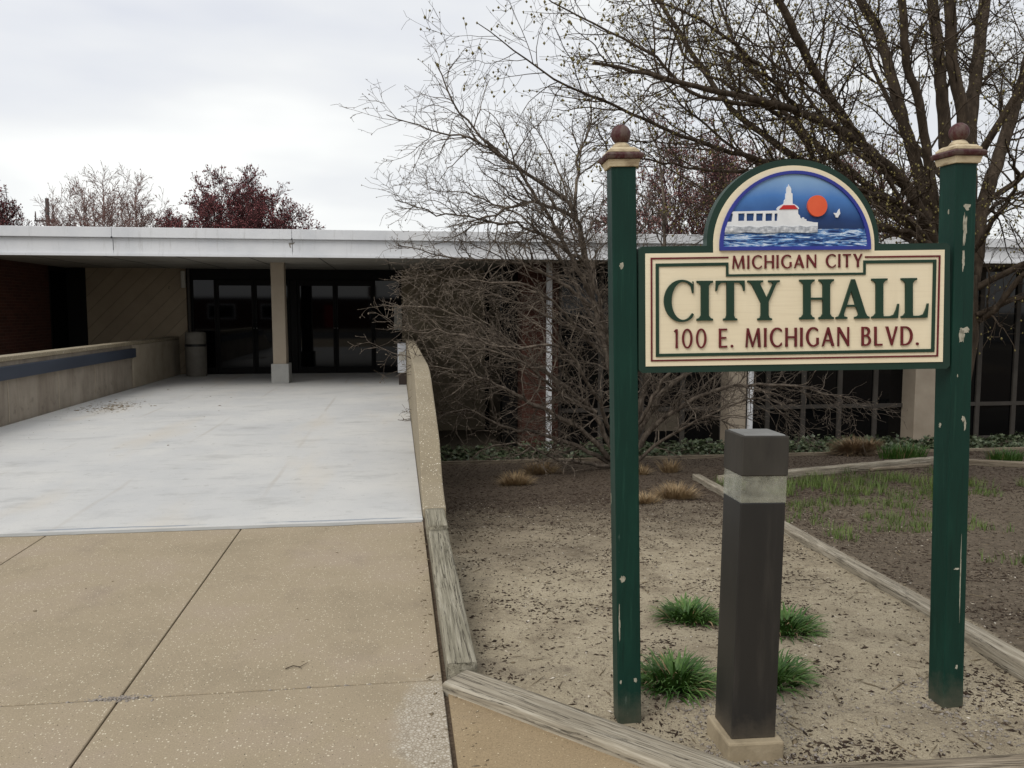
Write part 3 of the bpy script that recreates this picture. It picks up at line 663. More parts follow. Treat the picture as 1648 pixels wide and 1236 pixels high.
# maroon pinstripe (open at the top for the town's name), single outline
th = 2.6
mar = [(1171.5, 411.8), (1046.5, 413.6), (1047.0, 581.8), (1508.5, 573.6), (1512.2, 409.4), (1391, 411.0), (1391, 411.0 + th), (1512.2 - th, 409.4 + th), (1508.5 - th, 573.6 - th), (1047 + th, 581.8 - th), (1046.5 + th, 413.6 + th), (1171.5, 411.8 + th)]
plate('maroon_line', [T(mar)], 0, .0075, M_MAR, bb, Sp)
th = 5.0
g_o = [(1054.5, 423.0), (1171.3, 421.2), (1171.3, 440.2), (1388.2, 437.2), (1388.2, 417.8), (1505.4, 416.2), (1502.2, 566.0), (1055.0, 574.2)]
g_i = [(1054.5 + th, 423.0 + th), (1171.3 - 3.6, 421.2 + th), (1171.3 - 3.6, 440.2 + 3.6), (1388.2 + 3.6, 437.2 + 3.6), (1388.2 + 3.6, 417.8 + th), (1505.4 - th, 416.2 + th), (1502.2 - th, 566.0 - th), (1055.0 + th, 574.2 - th)]
plate('green_border', [T(g_o), T(g_i)], 0, .0085, M_GREENL, bb, Sp, .001)
# --- lettering
def arc(cx, cy, rx, ry, a0, a1, n=18):
    return [(cx + rx * math.cos(rad(a0 + (a1 - a0) * i / n)), cy + ry * math.sin(rad(a0 + (a1 - a0) * i / n))) for i in range(n + 1)]
def serif_stem(cx, sw, w, y0=0, y1=1, s=.045, bk=.09):
    """bracketed I-shape"""
    h = sw / 2; W2 = w / 2
    return [(cx - W2, y0), (cx + W2, y0), (cx + W2, y0 + s), (cx + h + .05, y0 + s + .02), (cx + h, y0 + bk + .04), (cx + h, y1 - bk - .04), (cx + h + .05, y1 - s - .02), (cx + W2, y1 - s), (cx + W2, y1), (cx - W2, y1), (cx - W2, y1 - s), (cx - h - .05, y1 - s - .02), (cx - h, y1 - bk - .04), (cx - h, y0 + bk + .04), (cx - h - .05, y0 + s + .02), (cx - W2, y0 + s)]
SER = {}
SER['I'] = ([serif_stem(.21, .2, .42)], .42)
SER['T'] = ([[(.2, 0), (.56, 0), (.56, .045), (.50, .06), (.475, .13), (.475, .95), (.62, .94), (.69, .88), (.725, .74), (.755, .74), (.75, 1), (.01, 1), (.0, .74), (.03, .74), (.07, .88), (.14, .94), (.285, .95), (.285, .13), (.26, .06), (.2, .045)]], .76)
SER['Y'] = ([[(.26, 0), (.63, 0), (.63, .045), (.57, .06), (.54, .13), (.54, .46), (.725, .88), (.765, .945), (.83, .955), (.83, 1), (.54, 1), (.54, .955), (.63, .945), (.655, .90), (.495, .56), (.325, .90), (.335, .945), (.40, .955), (.40, 1), (.0, 1), (.0, .955), (.07, .94), (.115, .87), (.345, .43), (.345, .13), (.32, .06), (.26, .045)]], .83)
def serH():
    a, b, sw = .2, .72, .19; o = []
    L_ = serif_stem(a, sw, .4); R_ = serif_stem(b, sw, .4)
    # join: left stem right side up to bar, bar, right stem
    c1 = [(0, 0), (.4, 0), (.4, .045), (.345, .065), (.295, .13), (.295, .49), (.625, .49), (.625, .13), (.575, .065), (.52, .045), (.52, 0), (.92, 0), (.92, .045), (.865, .065), (.815, .13), (.815, .87), (.865, .935), (.92, .955), (.92, 1), (.52, 1), (.52, .955), (.575, .935), (.625, .87), (.625, .545), (.295, .545), (.295, .87), (.345, .935), (.4, .955), (.4, 1), (0, 1), (0, .955), (.055, .935), (.105, .87), (.105, .13), (.055, .065), (0, .045)]
    return [c1]
SER['H'] = (serH(), .92)
SER['A'] = ([[(0, 0), (.3, 0), (.3, .045), (.215, .065), (.205, .11), (.27, .3), (.535, .3), (.605, .11), (.585, .065), (.5, .045), (.5, 0), (.9, 0), (.9, .045), (.83, .075), (.79, .15), (.505, .99), (.42, .99), (.13, .17), (.08, .07), (0, .045)], [(.29, .355), (.405, .70), (.515, .355)]], .9)
SER['L'] = ([[(0, 0), (.70, 0), (.735, .36), (.705, .36), (.665, .22), (.60, .09), (.50, .055), (.315, .055), (.305, .13), (.305, .87), (.355, .935), (.42, .955), (.42, 1), (0, 1), (0, .955), (.06, .935), (.115, .87), (.115, .13), (.06, .065), (0, .045)]], .735)
SER['C'] = ([arc(.46, .5, .46, .53, 52, 300, 34) + [(.745, .1), (.765, .28), (.735, .28)] + arc(.50, .5, .29, .475, 312, 306, 2) + arc(.51, .5, .30, .47, 300, 62, 30) + [(.70, .88), (.735, .70), (.765, .70), (.765, .99), (.735, .99)]], .78)
# simpler C with beaks
Co = arc(.46, .5, .46, .53, 48, 305, 36); Ci = arc(.50, .5, .305, .475, 300, 60, 32)
SER['C'] = ([Co + [(.775, .16), (.735, .19)] + Ci + [(.70, .86), (.735, .69), (.765, .69), (.765, .985), (.74, .985)]], .78)
def stem(x, w=.13):
    f = .012; return [(x - f, 0), (x + w + f, 0), (x + w, .25), (x + w, .75), (x + w + f, 1), (x - f, 1), (x, .75), (x, .25)]
SAN = {}
SAN['I'] = ([stem(0)], .13)
SAN['H'] = ([[(-.01, 0), (.14, 0), (.13, .25), (.13, .46), (.59, .46), (.59, .25), (.58, 0), (.73, 0), (.72, .25), (.72, .75), (.73, 1), (.58, 1), (.59, .75), (.59, .555), (.13, .555), (.13, .75), (.14, 1), (-.01, 1), (0, .75), (0, .25)]], .72)
SAN['M'] = ([[(-.01, 0), (.095, 0), (.14, .74), (.40, .0), (.46, .0), (.74, .76), (.80, 0), (.955, 0), (.87, 1), (.755, 1), (.45, .20), (.18, 1), (.07, 1)]], .95)
SAN['N'] = ([[(0, 0), (.09, 0), (.09, .78), (.64, -.01), (.73, -.01), (.73, 1), (.64, 1), (.64, .25), (.13, 1), (0, 1)]], .73)
SAN['A'] = ([[(-.02, 0), (.085, 0), (.18, .26), (.52, .26), (.61, 0), (.77, 0), (.43, 1), (.34, 1)], [(.21, .345), (.355, .76), (.49, .345)]], .75)
SAN['T'] = ([[(.23, 0), (.38, 0), (.37, .3), (.37, .9), (.61, .885), (.61, 1), (0, 1), (0, .885), (.24, .9), (.24, .3)]], .61)
SAN['Y'] = ([[(.25, 0), (.40, 0), (.39, .2), (.39, .42), (.68, 1), (.565, 1), (.345, .54), (.13, 1), (-.03, 1), (.26, .42), (.26, .2)]], .66)
SAN['C'] = ([arc(.46, .5, .46, .52, 50, 310, 30) + [(.755, .235)] + arc(.475, .5, .33, .43, 314, 46, 28) + [(.755, .79)]], .76)
SAN['G'] = ([arc(.46, .5, .46, .52, 50, 305, 30) + [(.80, .11), (.80, .46), (.67, .46), (.67, .17)] + arc(.475, .5, .33, .43, 306, 46, 28) + [(.755, .79)]], .80)
SAN['E'] = ([[(0, 0), (.52, 0), (.52, .1), (.13, .09), (.13, .47), (.46, .47), (.46, .56), (.13, .56), (.13, .91), (.51, .90), (.51, 1), (0, 1)]], .52)
SAN['L'] = ([[(0, 0), (.50, 0), (.50, .1), (.13, .09), (.13, 1), (-.01, 1), (0, .7)]], .50)
SAN['V'] = ([[(.33, 0), (.40, 0), (.74, 1), (.63, 1), (.385, .22), (.13, 1), (-.02, 1)]], .72)
SAN['D'] = ([[(0, 0), (.28, 0)] + arc(.28, .5, .47, .5, -80, 80, 24) + [(.28, 1), (0, 1)], [(.13, .08), (.13, .92), (.28, .92)] + arc(.28, .5, .335, .42, 80, -80, 22) + [(.28, .08)]], .75)
SAN['B'] = ([[(0, 0), (.28, 0)] + arc(.28, .275, .31, .275, -80, 62, 16) + arc(.26, .765, .27, .235, -50, 82, 16) + [(.26, 1), (0, 1)], [(.13, .08), (.13, .49), (.28, .49)] + arc(.28, .285, .185, .205, 80, -80, 14) + [(.28, .08)], [(.13, .58), (.13, .92), (.25, .92)] + arc(.25, .75, .15, .17, 80, -80, 12) + [(.25, .58)]], .59)
SAN['0'] = ([arc(.33, .5, .33, .52, 0, 352, 36), arc(.33, .5, .21, .44, 352, 0, 34)], .66)
SAN['1'] = ([[(.10, 0), (.235, 0), (.225, .25), (.225, 1), (.13, 1), (.0, .90), (.02, .86), (.11, .885), (.11, .25)]], .28)
SAN['.'] = ([arc(.075, .07, .075, .075, 0, 345, 14)], .15)
def lettering(name, text, table, x0, x1, yl, yr, cap, mat, gap, space, f1):
    adv = []; x = 0
    for ch in text:
        if ch == ' ': x += space; continue
        c, w = table[ch]; adv.append((c, x)); x += w + gap
    W_ = x - gap
    for c, ax in adv:
        cont = []
        for poly in c:
            q = []
            for (u, v) in poly:
                tt = (ax + u) / W_; q.append((x0 + tt * (x1 - x0), -(yl + tt * (yr - yl) - v * cap)))
            cont.append(q)
        plate(name, cont, 0.002, f1, mat, bb, Sp, .0008)
lettering('letter', 'CITY', SER, 1067.5, 1253, 515.6, 514.2, 64.5, M_GREENL, .07, .5, .013)
lettering('letter', 'HALL', SER, 1285, 1492, 513.2, 510.2, 64.5, M_GREENL, .06, .5, .013)
lettering('letter', 'MICHIGAN CITY', SAN, 1178, 1386, 431.6, 428.4, 21.3, M_MAR, .23, .55, .010)
lettering('letter', '100 E. MICHIGAN BLVD.', SAN, 1084, 1476.5, 560, 554.8, 31, M_MAR, .24, .58, .011)
# --- picture in the arch
ring_o = T([(1157, 402.2), (1399.3, 400.4)]) + arcpts(1278, 397, 121.3, 121.5, 2, 178, 44)
ring_i = T([(1163, 396), (1393.5, 394.6)]) + arcpts(1278, 395, 115.4, 114.5, 3, 177, 44)
plate('blue_rim', [ring_o, ring_i], 0, .013, M_BLUE, bb, Sp, .001)
art = plate('scene_panel', [T([(1162, 397), (1394.5, 395.6)]) + arcpts(1278, 396, 116.3, 115.3, 3, 177, 40)], 0.001, .006, M_SKYART, bb, Sp)
def clipx(y): 
    t_ = max(-1, min(1, (395 - y) / 114.5)); return 115.4 * math.sqrt(1 - t_ * t_)
lx = lambda y: 1278 - clipx(y) - .5
plate('waves', [T([(1163.5, 396), (1393.5, 394.8), (lx(380) * -1 + 2556, 380), (1278 + clipx(367.5), 367.3), (1313, 367.8), (1313, 372), (1240, 373), (lx(372), 372.5), (lx(384), 384)])], .004, .009, M_WATERART, art, Sp)
plate('rocks', [T([(lx(373), 373.5), (1185, 374), (1200, 373), (1225, 374.5), (1262, 373), (1300, 374), (1313.2, 372.8), (1313.8, 363.5), (1304, 362.5), (1296, 364.8), (1284, 362.6), (1272, 364.6), (1258, 362.8), (1246, 365), (1232, 363), (1218, 365.2), (1204, 363.4), (1190, 365), (1180, 363.2), (lx(364), 364)])], .004, .014, M_ROCKART, art, Sp)
pier = [(lx(364.5) + .3, 365.4), (1313.8, 364.4), (1314, 357.4), (1308, 357.2), (1303, 356.2), (1296, 355), (1295.6, 352.2), (1292.4, 352), (1292, 349.6), (1289.4, 349.4), (1288.8, 352.4), (1286, 350), (1285.2, 346.5), (1282.6, 344), (1282.2, 337.2), (1284, 335.2), (1281.5, 331.6), (1276.2, 328.4), (1273.6, 328), (1273.4, 311.8), (1271.2, 310.4), (1271.4, 304.6), (1269.6, 300.6), (1268.2, 300.2), (1267.6, 297), (1266.6, 300.4), (1265, 301), (1263.8, 304.8), (1264, 310.6), (1262.6, 312), (1262.4, 320), (1260.4, 322.4), (1259.6, 327.8), (1255.6, 330), (1250.6, 332.6), (1248, 336), (1250, 338.6), (lx(339) + 1.5, 340.2), (lx(343) + 1, 343.4), (lx(343.4) + 3.4, 343.4), (lx(346) + 3.2, 356.2), (lx(356.4) + .4, 356.6)]
wins = []
xs_w = [(1186.4, 1196.6), (1199.8, 1211.6), (1215.2, 1226), (1230.2, 1241), (1244.6, 1249.4)]
for a, b in xs_w: wins.append(T([(a, 343.3), (b, 343.0), (b, 354.8), (a, 355.2)]))
plate('lighthouse', [T(pier)] + wins, .004, .012, M_WHITEART, art, Sp, .0006)
plate('red_roof', [T([(1251.6, 336.8), (1282, 336.4), (1276, 330), (1258.6, 330.2)])], .010, .0145, M_REDART, art, Sp)
plate('sun_disc', [arcpts(1312.8, 331.4, 15.6, 16.8, 0, 356, 48)], .004, .016, M_SUNART, art, Sp, .001)
plate('gull', [T([(1340, 342.2), (1342, 345.6), (1343, 349.4), (1346.2, 349.6), (1347.6, 346.8), (1350, 343.4), (1349.4, 340), (1348.8, 335.8), (1347, 338.4), (1345.6, 341.6), (1343.6, 342.8)])], .004, .012, M_WHITEART, art, Sp)
# --- posts
def sign_post(cx, cy, top, lean, yaw, chips, ball_z, tilt=0):
    Mx = Matrix.Translation((cx, cy, -.06)) @ Matrix.Rotation(rad(lean), 4, 'Y') @ Matrix.Rotation(rad(yaw), 4, 'Z')
    H_ = top + .06; a = .0455
    mb = MB(); mb.box(-a, a, -a, a, -.3, H_, Mx); p = put('post', mb, M_GREEN, SG, .004)
    mb = MB(); mb.frustum(0, 0, H_ - .004, H_ + .022, .053, .059, Mx); put('cap_moulding', mb, M_CREAMW, p, .002)
    mb = MB(); mb.frustum(0, 0, H_ + .0225, H_ + .036, .067, .072, Mx); mb.frustum(0, 0, H_ + .0365, H_ + .046, .072, .063, Mx); put('cap_slab', mb, M_MARW, p, .003)
    mb = MB(); mb.frustum(0, 0, H_ + .0465, H_ + .056, .058, .057, Mx); mb.frustum(0, 0, H_ + .0565, H_ + .068, .055, .042, Mx); put('cap_top', mb, M_CREAMW, p, .003)
    M2 = Mx @ Matrix.Translation((0, 0, H_ + .066)) @ Matrix.Rotation(rad(tilt), 4, 'Y')
    mb = MB(); mb.lathe([(.034, 0), (.036, .006), (.03, .014), (.022, .022)], 0, 0, 24, M2); put('finial_neck', mb, M_CREAMW, p, smooth=True)
    mb = MB(); R_ = .0365; mb.lathe([(R_ * math.sin(math.pi * (.04 + .94 * i / 18)), .018 + R_ - R_ * math.cos(math.pi * (.04 + .94 * i / 18)) - .002) for i in range(19)], 0, 0, 28, M2); put('finial_ball', mb, M_MARW, p, smooth=True)
    for (side, u, z, w_, h_, sd_) in chips:
        q = []
        for i in range(36):
            an = 2 * math.pi * i / 36; r = 1 + .5 * mnoise.noise(Vector((math.cos(an) * 1.8 + sd_, math.sin(an) * 1.8, sd_ * 2.3))) + .38 * mnoise.noise(Vector((math.cos(an) * 5 + sd_, math.sin(an) * 5, sd_ * 1.3)))
            q.append((u + w_ * r * math.cos(an), z + .06 + h_ * r * math.sin(an)))
        mb = MB()
        if side == 'f': mb.prism([(x, -a - .0008, zz) for x, zz in q], (0, .002, 0), Mx)
        else: mb.prism([(-a - .0008, x, zz) for x, zz in q], (.002, 0, 0), Mx)
        put('bare_patch', mb, M_BARE, p)
sign_post(.872, 3.018, 2.075, -1.35, -3.0, [('f', -.012, 1.715, .007, .011, 1), ('f', -.02, .535, .010, .013, 2), ('f', .024, .135, .006, .009, 3), ('f', -.034, .13, .004, .007, 4), ('f', -.036, .36, .0025, .06, 5), ('s', .035, .83, .004, .018, 6)], 0)
sign_post(2.197, 2.975, 2.112, -1.45, 3.5, [('f', .005, 1.945, .013, .012, 7), ('f', -.002, 1.86, .0075, .062, 8), ('f', -.005, 1.745, .0055, .035, 9), ('f', -.003, 1.455, .012, .026, 10), ('f', .008, 1.475, .019, .011, 11), ('f', .012, 1.13, .008, .011, 12), ('f', .02, 1.105, .004, .022, 17), ('s', 0.01, 1.10, .006, .010, 13), ('f', 0.0, .53, .012, .004, 14), ('f', .017, .5, .0022, .15, 15), ('f', .01, .125, .005, .008, 16), ('f', -.018, 1.3, .002, .006, 18), ('s', -.01, 1.93, .004, .009, 19)], 0)

# ================================================================ LAMP BOLLARD
BL = empty('lamp_bollard', (1.245, 2.77, 0), 'square dark bronze lamp bollard with a clear band, in front of the sign', 'bollard')
Mb = Matrix.Translation((1.241, 2.765, 0)) @ Matrix.Rotation(rad(.9), 4, 'Y') @ Matrix.Rotation(rad(-1.0), 4, 'Z')
a = .082
mb = MB(); mb.box(-a - .022, a + .022, -a - .03, a + .026, -.12, .028, Mb); put('concrete_base', mb, M_BLOCK, BL, .008)
mb = MB(); mb.box(-a, a, -a, a, .028, .884, Mb); put('body', mb, M_BOLL, BL, .004)
mb = MB(); mb.box(-a + .012, a - .012, -a + .012, a - .012, .884, .894, Mb); mb.lathe([(.03, .886), (.03, .93), (.024, .94), (.018, .965)], 0, 0, 16, Mb); put('lamp_holder', mb, M_LAMPIN, BL)
mb = MB()
t_ = .004
for (x0, x1, y0, y1) in ((-a, a, -a, -a + t_), (-a, a, a - t_, a), (-a, -a + t_, -a + t_, a - t_), (a - t_, a, -a + t_, a - t_)): mb.box(x0, x1, y0, y1, .884, .978, Mb)
put('lens', mb, M_LENS, BL)
mb = MB(); mb.box(-a - .003, a + .003, -a - .003, a + .003, .978, 1.118, Mb); hd = put('head', mb, M_BOLLH, BL, .004)
mb = MB(); mb.frustum(0, 0, 1.1185, 1.122, a - .008, a - .010, Mb); put('top_plate', mb, M_BTOP, hd)
mb = MB(); mb.lathe([(.06, .978), (.06, .966), (.05, .95), (.03, .944)], 0, 0, 20, Mb); put('reflector', mb, M_BOLL, BL)

# ================================================================ TREES
class Tree:
    def __init__(s, seed, flat=1.0, trop=.0, rmin=.0022): s.R = np.random.default_rng(seed); s.out = []; s.tips = []; s.flat = flat; s.trop = trop; s.rmin = rmin
    def dirn(s, d, ang):
        R = s.R; d = d / np.linalg.norm(d); r = R.normal(size=3); r[2] *= s.flat
        r -= d * (r @ d); r /= np.linalg.norm(r) + 1e-9
        return d * math.cos(ang) + r * math.sin(ang)
    def grow(s, p, d, L, r, lev, dens, ratio, maxlev, jit=.22, ang=(35, 65), seg=.09):
        R = s.R; n = max(3, int(L / seg)); n = min(n, 12)
        p = np.array(p, float); d = d / np.linalg.norm(d); pts = [p.copy()]; rr = [r]; dirs = [d.copy()]
        for i in range(n):
            d = d + R.normal(size=3) * jit * (1, 1, .8)[0] / 1.6; d[2] += s.trop; d /= np.linalg.norm(d)
            p = p + d * (L / n); pts.append(p.copy()); rr.append(max(r * (1 - .62 * (i + 1) / n), s.rmin * .75)); dirs.append(d.copy())
        s.out.append((np.array(pts), np.array(rr), lev)); s.tips.append(p.copy())
        if lev < maxlev: s.kids(pts, rr, dirs, L, lev, dens, ratio, maxlev, jit, ang, seg)
    def kids(s, pts, rr, dirs, L, lev, dens, ratio, maxlev, jit, ang, seg, t0=.15):
        R = s.R; m = R.poisson(L * dens[lev]); n = len(pts) - 1
        for _ in range(m):
            t = t0 + (1 - t0) * R.random(); k = t * n; i = min(int(k), n - 1); f = k - i
            p = pts[i] * (1 - f) + pts[i + 1] * f; r = rr[i] * (1 - f) + rr[i + 1] * f
            d = s.dirn(dirs[i], rad(R.uniform(*ang)))
            L2 = ratio[lev] * R.uniform(.5, 1.25) * (1 - .45 * t)
            s.grow(p, d, L2, max(s.rmin, min(r * .62, .0036 + L2 * .009)), lev + 1, dens, ratio, maxlev, jit, ang, seg)
    def limb(s, ctrl, r0, r1, dens, ratio, maxlev, jit=.22, ang=(35, 65), seg=.09, ext=0, t0=.15, wig=.03):
        c = [np.array(q, float) for q in ctrl]
        if ext: c.append(c[-1] + (c[-1] - c[-2]) / np.linalg.norm(c[-1] - c[-2]) * ext)
        P = [c[0] * 2 - c[1]] + c + [c[-1] * 2 - c[-2]]; pts = []
        for i in range(1, len(P) - 2):
            k = max(3, int(np.linalg.norm(P[i + 1] - P[i]) / .14))
            for j in range(k):
                t = j / k; a_, b_, c_, d_ = P[i - 1], P[i], P[i + 1], P[i + 2]
                pts.append(.5 * (2 * b_ + (c_ - a_) * t + (2 * a_ - 5 * b_ + 4 * c_ - d_) * t * t + (3 * b_ - a_ - 3 * c_ + d_) * t ** 3))
        pts.append(c[-1]); n = len(pts)
        for i in range(1, n - 1): pts[i] = pts[i] + s.R.normal(size=3) * wig * .5
        rr = [r0 + (r1 - r0) * (i / (n - 1)) ** .8 for i in range(n)]
        dirs = [pts[min(i + 1, n - 1)] - pts[max(i - 1, 0)] for i in range(n)]
        L = sum(np.linalg.norm(pts[i + 1] - pts[i]) for i in range(n - 1))
        s.out.append((np.array(pts), np.array(rr), 0)); s.tips.append(pts[-1])
        s.kids(pts, rr, dirs, L, 0, dens, ratio, maxlev, jit, ang, seg, t0)
    def build(s, root, mt, mc, split=.012):
        big = [(p, r) for p, r, l in s.out if r[0] > split]; sm = [(p, r) for p, r, l in s.out if r[0] <= split]
        V, F = tubes(big); npmesh('trunk', V, F, mt, root, True)
        V, F = tubes(sm); npmesh('crown', V, F, mc, root, True)
def octa(P, size, R):
    n = len(P); sz = size * R.uniform(.6, 1.4, n)
    b = np.array([(1, 0, 0), (-1, 0, 0), (0, 1, 0), (0, -1, 0), (0, 0, 1.3), (0, 0, -1.3)], float)
    V = (P[:, None, :] + b[None] * sz[:, None, None] * R.uniform(.75, 1.25, (n, 6, 1))).reshape(-1, 3)
    f = np.array([(0, 2, 4), (2, 1, 4), (1, 3, 4), (3, 0, 4), (2, 0, 5), (1, 2, 5), (3, 1, 5), (0, 3, 5)])
    return V, (f[None] + (np.arange(n) * 6)[:, None, None]).reshape(-1, 3)

# near big tree, several stems from one short trunk behind the right sign post
BT = empty('large_tree', (7.17, 9.85, -.65), 'large budding multi-stemmed tree rising behind the sign and its right post', 'tree')
t = Tree(11, .8, .012)
dn, ra = [6.2, 7.6, 9.0], [1.25, .5, .19]
LIM = {'A': (.085, .03, [(7.05, 9.8, 1.7), (6.6, 9.6, 2.48), (5.95, 9.3, 3.13), (5.24, 9.0, 3.46), (4.38, 8.6, 4.23), (3.99, 8.4, 4.65)], 1.2),
 'B': (.06, .012, [(5.5, 9.12, 3.36), (5.0, 8.9, 3.55), (4.16, 8.6, 3.72), (3.3, 8.2, 3.74), (2.79, 8.0, 3.77), (2.12, 7.8, 3.82)], .3),
 'C': (.095, .045, [(7.1, 9.85, 1.7), (6.74, 9.8, 2.42), (6.65, 9.8, 2.87), (6.27, 9.9, 4.15), (6.14, 10.2, 5.12), (5.98, 10.3, 5.47)], 1.8),
 'D': (.07, .035, [(7.1, 9.8, 1.9), (6.7, 9.7, 2.87), (6.22, 9.4, 4.03), (5.97, 9.3, 4.46), (5.76, 9.1, 5.09)], 1.6),
 'E': (.10, .06, [(7.2, 9.9, 1.6), (7.18, 10, 2.52), (7.15, 10.2, 3.72), (7.15, 10.4, 4.83), (7.13, 10.6, 5.69)], 2.2),
 'F': (.095, .055, [(7.2, 9.8, 1.9), (7.15, 9.8, 2.89), (7.01, 9.7, 3.98), (6.83, 9.7, 4.62), (6.7, 9.6, 5.31)], 2.2),
 'G': (.105, .065, [(7.25, 9.95, 1.8), (7.38, 10, 2.92), (7.49, 10.2, 3.99), (7.86, 10.6, 5.05), (8.13, 10.9, 5.85)], 2.2),
 'H': (.055, .03, [(7.14, 9.75, 2.6), (7.14, 9.7, 3.26), (7.2, 9.4, 3.69), (7.3, 9.0, 4.24), (7.5, 8.7, 4.75)], 1.2),
 'I': (.10, .06, [(7.22, 9.85, 1.4), (7.44, 9.9, 2.11), (7.5, 9.9, 2.89), (7.86, 10.1, 3.59), (8.33, 10.4, 4.47), (8.72, 10.6, 5.44)], 1.5),
 'J': (.05, .01, [(7.0, 9.8, 1.9), (6.61, 9.6, 2.44), (6.31, 9.4, 2.69), (5.58, 8.9, 2.81), (5.03, 8.5, 2.85), (4.3, 8.1, 2.88)], .5),
 'K': (.07, .02, [(7.1, 9.9, 1.8), (6.73, 9.9, 2.42), (5.99, 10, 2.97), (5.02, 10.1, 3.49), (4.56, 10.1, 3.78), (4.19, 10.2, 4.1), (3.73, 10.3, 4.74), (3.32, 10.5, 5.47)], .8),
 'L': (.055, .004, [(6.5, 9.75, 2.6), (5.75, 9.6, 2.99), (4.32, 9.3, 3.26), (3.24, 8.9, 3.41), (2.22, 8.6, 3.69), (1.58, 8.4, 3.87), (1.16, 8.3, 4.1), (.79, 8.2, 4.31)], 0),
 'M': (.035, .006, [(5.3, 10.05, 3.35), (4.92, 9.9, 3.78), (4.25, 9.9, 4.2), (3.68, 10, 4.5), (3.27, 10.1, 5.09), (3.07, 10.2, 5.5)], .8),
 'N': (.03, .004, [(4.16, 8.6, 3.72), (3.13, 8.5, 3.78), (2.62, 8.4, 4.11), (1.99, 8.4, 4.4), (1.54, 8.4, 4.63)], .5),
 'O': (.05, .02, [(7.2, 9.85, 1.1), (7.39, 9.8, 1.39), (7.43, 9.5, 1.55), (7.5, 9.2, 1.93), (7.88, 8.9, 2.43)], .8),
 'Q': (.05, .006, [(6.2, 9.5, 2.75), (5.3, 9.5, 3.3), (4.6, 9.7, 4.0), (4.1, 9.9, 4.8), (3.8, 10.0, 5.6)], .5),
 'R': (.045, .005, [(6.6, 9.9, 3.0), (6.0, 10.3, 3.6), (5.4, 10.6, 4.4), (5.0, 10.8, 5.3)], .8),
 'T': (.045, .005, [(7.5, 10.0, 2.9), (7.9, 9.6, 3.3), (8.4, 9.3, 4.0), (8.8, 9.1, 4.8)], .8),
 'U': (.04, .005, [(6.9, 9.7, 2.1), (6.0, 9.1, 2.6), (5.2, 8.6, 3.2), (4.4, 8.2, 3.7), (3.5, 7.9, 4.1)], .4),
 'V': (.05, .006, [(7.15, 10.1, 3.2), (6.8, 10.6, 4.0), (6.5, 10.9, 4.9), (6.3, 11.1, 5.7)], 1.0),
 'W': (.045, .005, [(6.9, 9.7, 2.0), (6.3, 9.2, 2.35), (5.5, 9.0, 2.55), (4.2, 8.6, 2.65), (3.2, 8.4, 2.8)], .3),
 'X': (.045, .005, [(7.0, 10.0, 2.0), (6.5, 10.2, 2.35), (5.5, 10.6, 2.6), (4.5, 10.9, 3.0), (3.6, 11.0, 3.5)], .4),
 'Y': (.04, .005, [(6.6, 10.0, 2.5), (5.7, 10.5, 3.0), (4.7, 10.8, 3.6), (3.8, 10.9, 4.3), (3.2, 11.0, 5.0)], .4),
 'Z': (.035, .005, [(5.2, 9.2, 3.4), (4.5, 9.3, 3.2), (3.6, 9.3, 3.15), (2.6, 9.2, 3.3)], .3),
 'AA': (.05, .006, [(7.3, 9.8, 1.8), (8.0, 9.4, 2.25), (8.8, 9.2, 2.55), (9.6, 9.0, 2.5)], .4),
 'AB': (.05, .006, [(7.4, 9.9, 2.2), (7.9, 10.4, 2.8), (8.6, 10.8, 3.15), (9.5, 11.0, 3.4)], .5),
 'AC': (.045, .006, [(6.95, 9.75, 2.1), (6.6, 10.3, 2.55), (6.1, 10.9, 2.75), (5.3, 11.4, 2.7)], .4),
 'AD': (.04, .006, [(7.25, 9.7, 2.3), (7.2, 9.2, 2.75), (7.0, 8.7, 3.0), (6.5, 8.2, 3.2)], .4),
 'AE': (.04, .006, [(7.35, 9.7, 1.5), (7.7, 9.3, 1.75), (8.1, 8.9, 1.8), (8.6, 8.7, 1.65)], .3),
 'P': (.04, .004, [(5.2, 9.9, 3.3), (4.5, 9.2, 3.9), (3.7, 8.7, 4.3), (2.9, 8.4, 4.6), (2.0, 8.2, 4.75)], .5)}
for k, (r0, r1, c, ext) in LIM.items(): t.limb(c, r0, r1, dn, ra, 3, ext=ext, t0=.42 if r0 > .08 else .2, wig=.012 if r0 > .045 else .03)
t.out.append((np.array([(7.17, 9.85, -.9), (7.17, 9.85, -.4), (7.22, 9.85, .4), (7.3, 9.85, 1.2), (7.26, 9.85, 2.0)]), np.array([.15, .135, .14, .17, .15]), 0))
t.build(BT, M_BARK1, M_BARK1)
tp = np.array(t.tips); k = RNG.random(len(tp)) < .5
V, F = octa(tp[k], .0115, RNG); npmesh('buds', V, F, M_BUD, BT)
